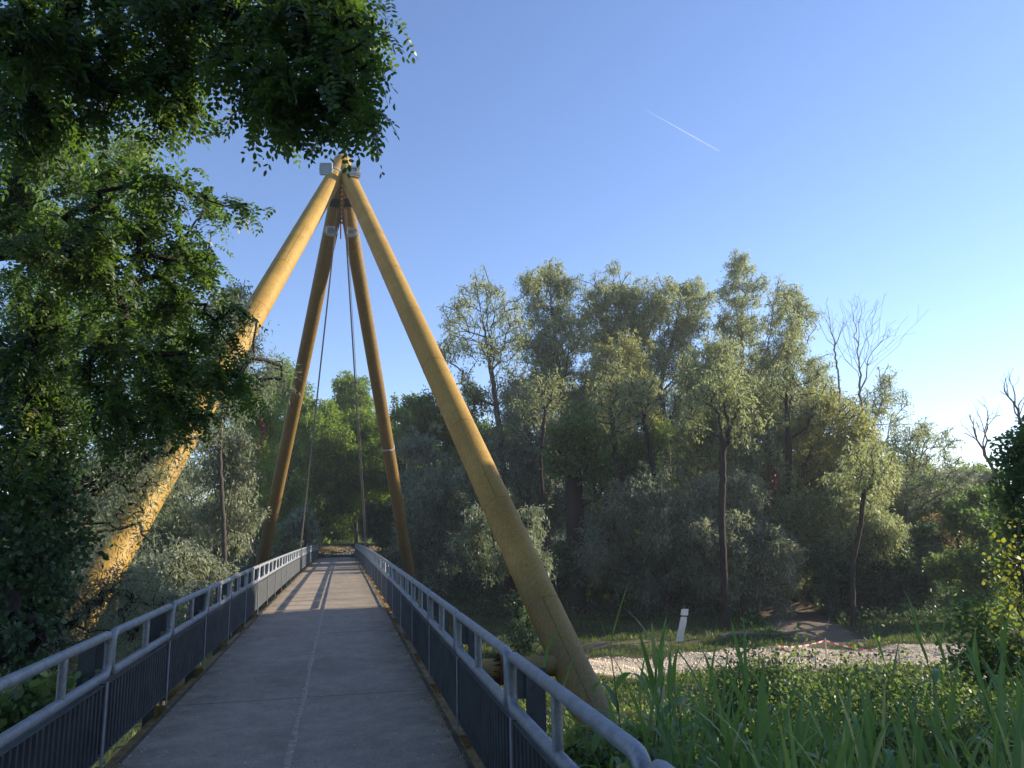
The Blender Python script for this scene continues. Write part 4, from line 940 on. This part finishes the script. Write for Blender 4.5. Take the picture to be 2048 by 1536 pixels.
for i, (lab, px, py, dep, ns, hg) in enumerate((
    ('reed clump nearest the right railing, leaves crossing the yellow leg foot', 1320, 1420, 4.6, 3, 2.0),
    ('tall reed clump left of centre with broad upright leaves', 1330, 1340, 4.6, 5, 2.0),
    ('reed clump whose thin tips cross the gravel bar below the white banner', 1400, 1310, 5.6, 4, 2.1),
    ('low reed clump in the bottom centre of the right bank', 1440, 1440, 4.4, 6, 1.6),
    ('reed clump with arching leaves in front of the middle shrubs', 1560, 1400, 5.0, 6, 1.8),
    ('low reed clump along the bottom edge beside the railing end', 1380, 1480, 3.6, 5, 1.5),
    ('reed clump with drooping leaves right of the middle', 1680, 1410, 5.6, 5, 1.8),
    ('low reed clump in the bottom right third', 1640, 1470, 4.2, 6, 1.6),
    ('reed clump with crossed leaves near the right bottom', 1790, 1430, 5.0, 6, 1.8),
    ('low reed clump along the bottom edge right of middle', 1780, 1500, 3.8, 5, 1.5),
    ('tall reed rising against the sunlit bush near the right edge', 1950, 1250, 7.4, 5, 2.4),
    ('reed clump with big curved leaves at the right edge', 2010, 1360, 5.0, 6, 2.0),
    ('low reed clump in the bottom right corner', 1950, 1480, 4.2, 6, 1.7),
    ('reed clump behind the railing end with pale midribs', 1500, 1500, 4.0, 5, 1.5))):
    top = un(px, py, dep); g = float(gz(top[0], top[1])); reed(lab, top[0], top[1], ns, max(.8, (top[2]-g)*(.96 if i in (1, 2, 10) else .86)), 500+i, .36)

# ------------------------------------------------------------ ground cover (uncountable)
def cover(name, label, cat, n, samp, h, ln, wd, mat, seed, blade=False, clump=.0):
    r = np.random.default_rng(seed); X, Y = samp(r, n); Z = gz(X, Y)
    hh = h*(.35+.65*np.abs(np.sin(X*1.3+Y*.7)*np.cos(Y*1.1-X*.4)))
    k = len(X)
    if blade:
        P = np.stack([X, Y, Z-.01], 1); D = r.normal(0, .35, (k, 3)); D[:, 2] = 1; N = r.normal(0, 1, (k, 3)); N[:, 2] = .1
        L_ = hh*r.uniform(.5, 1.2, k); W_ = np.full(k, wd)
    else:
        P = np.stack([X, Y, Z+hh*r.uniform(0, 1, k)], 1); D = r.normal(0, .8, (k, 3)); N = r.normal(0, .5, (k, 3)); N[:, 2] += 1
        s_ = r.uniform(.6, 1.3, k); L_ = ln*s_; W_ = wd*s_
    me = leaves_mesh(name, P, D, N, L_, W_, MAT[mat], np.clip(r.normal(.45, .22, k), 0, 1), not blade)
    tag(link(name, me), label, cat, kind='stuff')
def samp_box(x0, x1, y0, y1, rej=None):
    def f(r, n):
        X = r.uniform(x0, x1, n); Y = r.uniform(y0, y1, n)
        if rej is not None:
            k = rej(X, Y, r); X, Y = X[k], Y[k]
        return X, Y
    return f
cover('ground_cover', 'tangled low bramble and weeds covering the near right bank', 'undergrowth', 100000, samp_box(1.35, 14, 4.2, 15, lambda X, Y, r: (Y < 14.5+.2*X) & ((X > 4.9) | (Y < 5.5) | (r.uniform(0, 1, len(X)) < .10))), .75, .06, .04, 'shrub', 41)
cover('undergrowth', 'low weeds on the near left bank', 'undergrowth', 26000, samp_box(-8, -1.95, 1, 16), .6, .06, .04, 'broad', 42)
cover('grass', 'rough grass on the river bed beyond and before the gravel', 'grass', 150000, samp_box(-14, 36, 13, 52, lambda X, Y, r: (mask(X, Y) < .3) & (np.sin(X*.5)*np.cos(Y*.6)+r.normal(0, .5, len(X)) > -.5)), .32, 0, .035, 'grass', 43, True)
cover('weeds', 'dark leafy weeds and ivy spreading over the far bank foot', 'undergrowth', 120000, samp_box(-14, 40, 34, 60, lambda X, Y, r: (mask(X, Y) < .25) & (Y+np.clip(X-8, 0, 60)*.55 > 44)), .8, .15, .11, 'ivy', 44)
cover('weeds', 'sparse pale weeds at the near rim of the gravel', 'undergrowth', 22000, samp_box(3, 26, 14, 26, lambda X, Y, r: (mask(X, Y) < .5) | (r.uniform(0, 1, len(X)) < .06)), .3, .09, .05, 'shrub', 45)
cover('dry_grass', 'dry sunlit straw coloured grass beyond the far bridge end', 'grass', 26000, samp_box(-4, 9, 57.5, 74, lambda X, Y, r: np.abs(X-(-.3+.02*np.clip(Y-60, 0, 99)**1.9)) > 1.25), .5, 0, .04, 'dry', 46, True)
cover('scrub', 'green scrub beside the path left of the far bridge end', 'undergrowth', 9000, samp_box(-5, -1.75, 55, 61), 1.3, .13, .08, 'locust_far', 47)
# gravel stones
r = np.random.default_rng(51); X = r.uniform(4, 27, 26000); Y = r.uniform(20, 32, 26000); k = (mask(X, Y) > .55); X, Y = X[k], Y[k]; k = len(X)
ico = np.array([(1, 0, 0), (0, 1, 0), (-1, 0, 0), (0, -1, 0), (0, 0, .8), (0, 0, -.8)], float); S = r.uniform(.015, .05, (k, 1, 1))*r.uniform(.6, 1.2, (k, 1, 3))
V = ico[None]*S+np.stack([X, Y, gz(X, Y)+.01], 1)[:, None]; fi = np.array([(0, 1, 4), (1, 2, 4), (2, 3, 4), (3, 0, 4)])
Fc = (np.arange(k)[:, None, None]*6+fi[None]).reshape(-1, 3)
tag(link('gravel', np_mesh('gravel', V.reshape(-1, 3), [Fc], MAT['pebble'])), 'pale sunlit river gravel of the dry bar', 'gravel', kind='stuff')
# fallen leaf fragments on the deck
r = np.random.default_rng(52); n = 1500; Yd = r.uniform(1.5, 30, n); ed = r.uniform(0, 1, n); Xd = np.where(ed < .6, r.uniform(XL, XR, n), np.where(ed < .8, XL+np.abs(r.normal(0, .09, n)), XR-np.abs(r.normal(0, .09, n))))
Zd = np.array([z0(y) for y in Yd])+.006; k = n; D = r.normal(0, 1, (k, 3)); D[:, 2] *= .12; N = r.normal(0, .15, (k, 3)); N[:, 2] = 1; s_ = r.uniform(.5, 1.3, k)
tag(link('leaf_litter', leaves_mesh('leaf_litter', np.stack([Xd, Yd, Zd], 1), D, N, .025*s_, .011*s_, MAT['litter'], r.uniform(0, 1, k), True)), 'small pale fallen leaf scraps scattered on the deck', 'leaf litter', kind='stuff')

r = np.random.default_rng(53); P_ = []
for s_, xe in ((-1, XL), (1, XR)):
    for y in r.uniform(2, 40, 60):
        q = r.integers(8, 30); P_.append(np.stack([xe-s_*np.abs(r.normal(0, .03, q)), y+r.normal(0, .07, q), np.full(q, z0(y)-.003)], 1))
P_ = np.concatenate(P_); k = len(P_); D = r.normal(0, .6, (k, 3)); D[:, 2] = 1; N = r.normal(0, 1, (k, 3))
tag(link('edge_weeds', leaves_mesh('edge_weeds', P_, D, N, r.uniform(.02, .07, k), np.full(k, .006), MAT['dry'], r.uniform(0, .7, k))), 'small dry weed tufts growing along both deck edges', 'weeds', kind='stuff')
# ------------------------------------------------------------ small things on the river bed
# white torn banner on a stick
b = ray_z(1366, 1288, -3.15); e = empty('banner', b); tag(e, 'torn white plastic sheet strip hanging from a leaning stick', 'banner')
mb = MB(); mb.tube([b+(-.05, 0, -.2), b+(.02, .03, .7), b+(.16, .03, 1.5)], .02, 6); mb.build('stick', MAT['bark_pale'], e)
ri = random.Random(3)
def ragged(z0_, z1_, n, hw, y0):
    V = []
    for th in (0, .012):
        rj = random.Random(8)
        for i in range(n+1):
            t_ = i/n; zz = z0_+(z1_-z0_)*t_; xx = -.20+.27*zz; yy = y0+.025*sin(6*zz)+th
            V += [b+(xx-hw+rj.uniform(-.012, .012), yy, zz+rj.uniform(-.02, .02)), b+(xx+hw+rj.uniform(-.018, .012), yy, zz-.03+rj.uniform(-.02, .02))]
    m_ = (n+1)*2; Fc = [(i*2, i*2+1, i*2+3, i*2+2) for i in range(n)]+[(m_+i*2+2, m_+i*2+3, m_+i*2+1, m_+i*2) for i in range(n)]
    Fc += [(i*2+2, m_+i*2+2, m_+i*2, i*2) for i in range(n)]+[(i*2+1, m_+i*2+1, m_+i*2+3, i*2+3) for i in range(n)]+[(0, m_, m_+1, 1), (n*2+1, m_+n*2+1, m_+n*2, n*2)]
    mb = MB(); mb.add(V, Fc); mb.build('sheet', MAT['sheet'], e)
ragged(.12, 1.08, 9, .15, -.05); ragged(1.14, 1.40, 4, .16, -.06)
# barrier tape on stakes
stk = [ray_z(1555, 1327, -3.15), ray_z(1652, 1306, -3.15), ray_z(1800, 1335, -3.15), ray_z(1632, 1340, -3.15)]
hs = [.62, .50, .5, .45]
e = empty('barrier_tape', stk[0]+(0, 0, .5)); tag(e, 'red and white barrier tape strung between low stakes on the gravel', 'barrier tape')
for lab, p, h_ in zip(('stake at the left corner of the red and white tape', 'stake at the rear corner of the red and white tape', 'stake at the right end of the red and white tape', 'short front stake of the red and white tape'), stk, hs):
    s_ = empty('stake', p); tag(s_, lab, 'stake', 'stakes of the barrier tape'); mb = MB(); mb.tube([p+(0, 0, -.15), p+(.02, 0, h_)], [.03, .024], 6)
    mb.tube([p+(.02, 0, h_+.001), p+(.02, 0, h_+.04)], [.024, .012], 6); mb.build('post', MAT['stake'], s_)
for i, j in ((0, 1), (1, 2), (0, 3)):
    a = stk[i]+(0, -.03, hs[i]-.04); c = stk[j]+(0, -.03, hs[j]-.04); mb = MB(); V = []
    ns = int(np.linalg.norm(c-a)/.22); Fc = []; rn = []
    for k in range(ns):
        for t_ in (k/ns, (k+1)/ns):
            p = a+(c-a)*t_+np.array([0, 0, -.10*4*t_*(1-t_)]); V += [p+(0, 0, -.03), p+(0, 0, .03), p+(0, .003, .03), p+(0, .003, -.03)]; rn += [k % 2]*4
        Fc += [(k*8+q, k*8+(q+1) % 4, k*8+4+(q+1) % 4, k*8+4+q) for q in range(4)]
    link('tape', np_mesh('tape', V, [np.array(Fc)], MAT['tape'], rn), e)
# fallen logs
for lab, p, q, rd in (('long pale fallen log lying on the shaded river bed', (1440, 1276), (1640, 1262), .10), ('short fallen branch left of the long log', (1475, 1268), (1500, 1292), .06), ('thin fallen branch across the grass under the willows', (1600, 1250), (1700, 1268), .05)):
    a = ray_z(*p, -3.1); c = ray_z(*q, -3.1); e = empty('fallen_log', a); tag(e, lab, 'log'); mb = MB()
    mb.tube([a+(c-a)*t_+np.array([0, .15*sin(6*t_), .06*sin(9*t_)+.05]) for t_ in np.linspace(0, 1, 10)], np.linspace(rd, rd*.4, 10), 8)
    m_ = a+(c-a)*.55; mb.tube([m_+(0, 0, .05), m_+(.3, .2, .35), m_+(.45, .3, .5)], [.03, .02, .01], 6); mb.build('wood', MAT['bark_pale'], e, True)
# contrail high in the sky
a = un(1292, 220, 900); c = un(1438, 302, 900); mb = MB(); mb.tube([a+(c-a)*t_ for t_ in np.linspace(0, 1, 24)], np.concatenate([np.linspace(.12, .65, 16), np.linspace(.65, .4, 8)]), 10)
tag(mb.build('contrail', MAT['contrail'], None, True), 'short white aircraft trail high in the blue sky', 'contrail')
# distant woodland closing the horizon
r = np.random.default_rng(61); n = 90000; th = r.uniform(-1.2, 1.5, n); dd = r.uniform(105, 150, n); X = dd*np.sin(th); Y = dd*np.cos(th)
hh = (5.5+2.2*np.sin(th*37)+1.4*np.sin(th*91+1)+1.0*np.sin(th*17))*np.where(dd > 0, 1, 1); Z = gz(X, Y)+hh*r.uniform(0, 1, n)
D = r.normal(0, 1, (n, 3)); N = r.normal(0, 1, (n, 3)); me = leaves_mesh('distant_woodland', np.stack([X, Y, Z], 1), D, N, r.uniform(.5, 1.1, n), r.uniform(.35, .7, n), MAT['locust_far'], np.clip(r.normal(.4, .2, n), 0, 1), True)
tag(link('distant_woodland', me), 'far off green woodland closing the horizon behind the grove', 'woodland', kind='stuff')

# haze: the low sun lights the damp air over the river bed
m, t, o = newmat('haze_air'); pv = t.nodes.new('ShaderNodeVolumePrincipled'); pv.inputs['Color'].default_value = (.93, .96, 1, 1)
pv.inputs['Density'].default_value = .0008; pv.inputs['Anisotropy'].default_value = .3; t.links.new(pv.outputs[0], o.inputs['Volume'])
mb = MB(); mb.box(-170, 170, -60, 175, -6, 24); tag(mb.build('haze', m), kind='stuff')
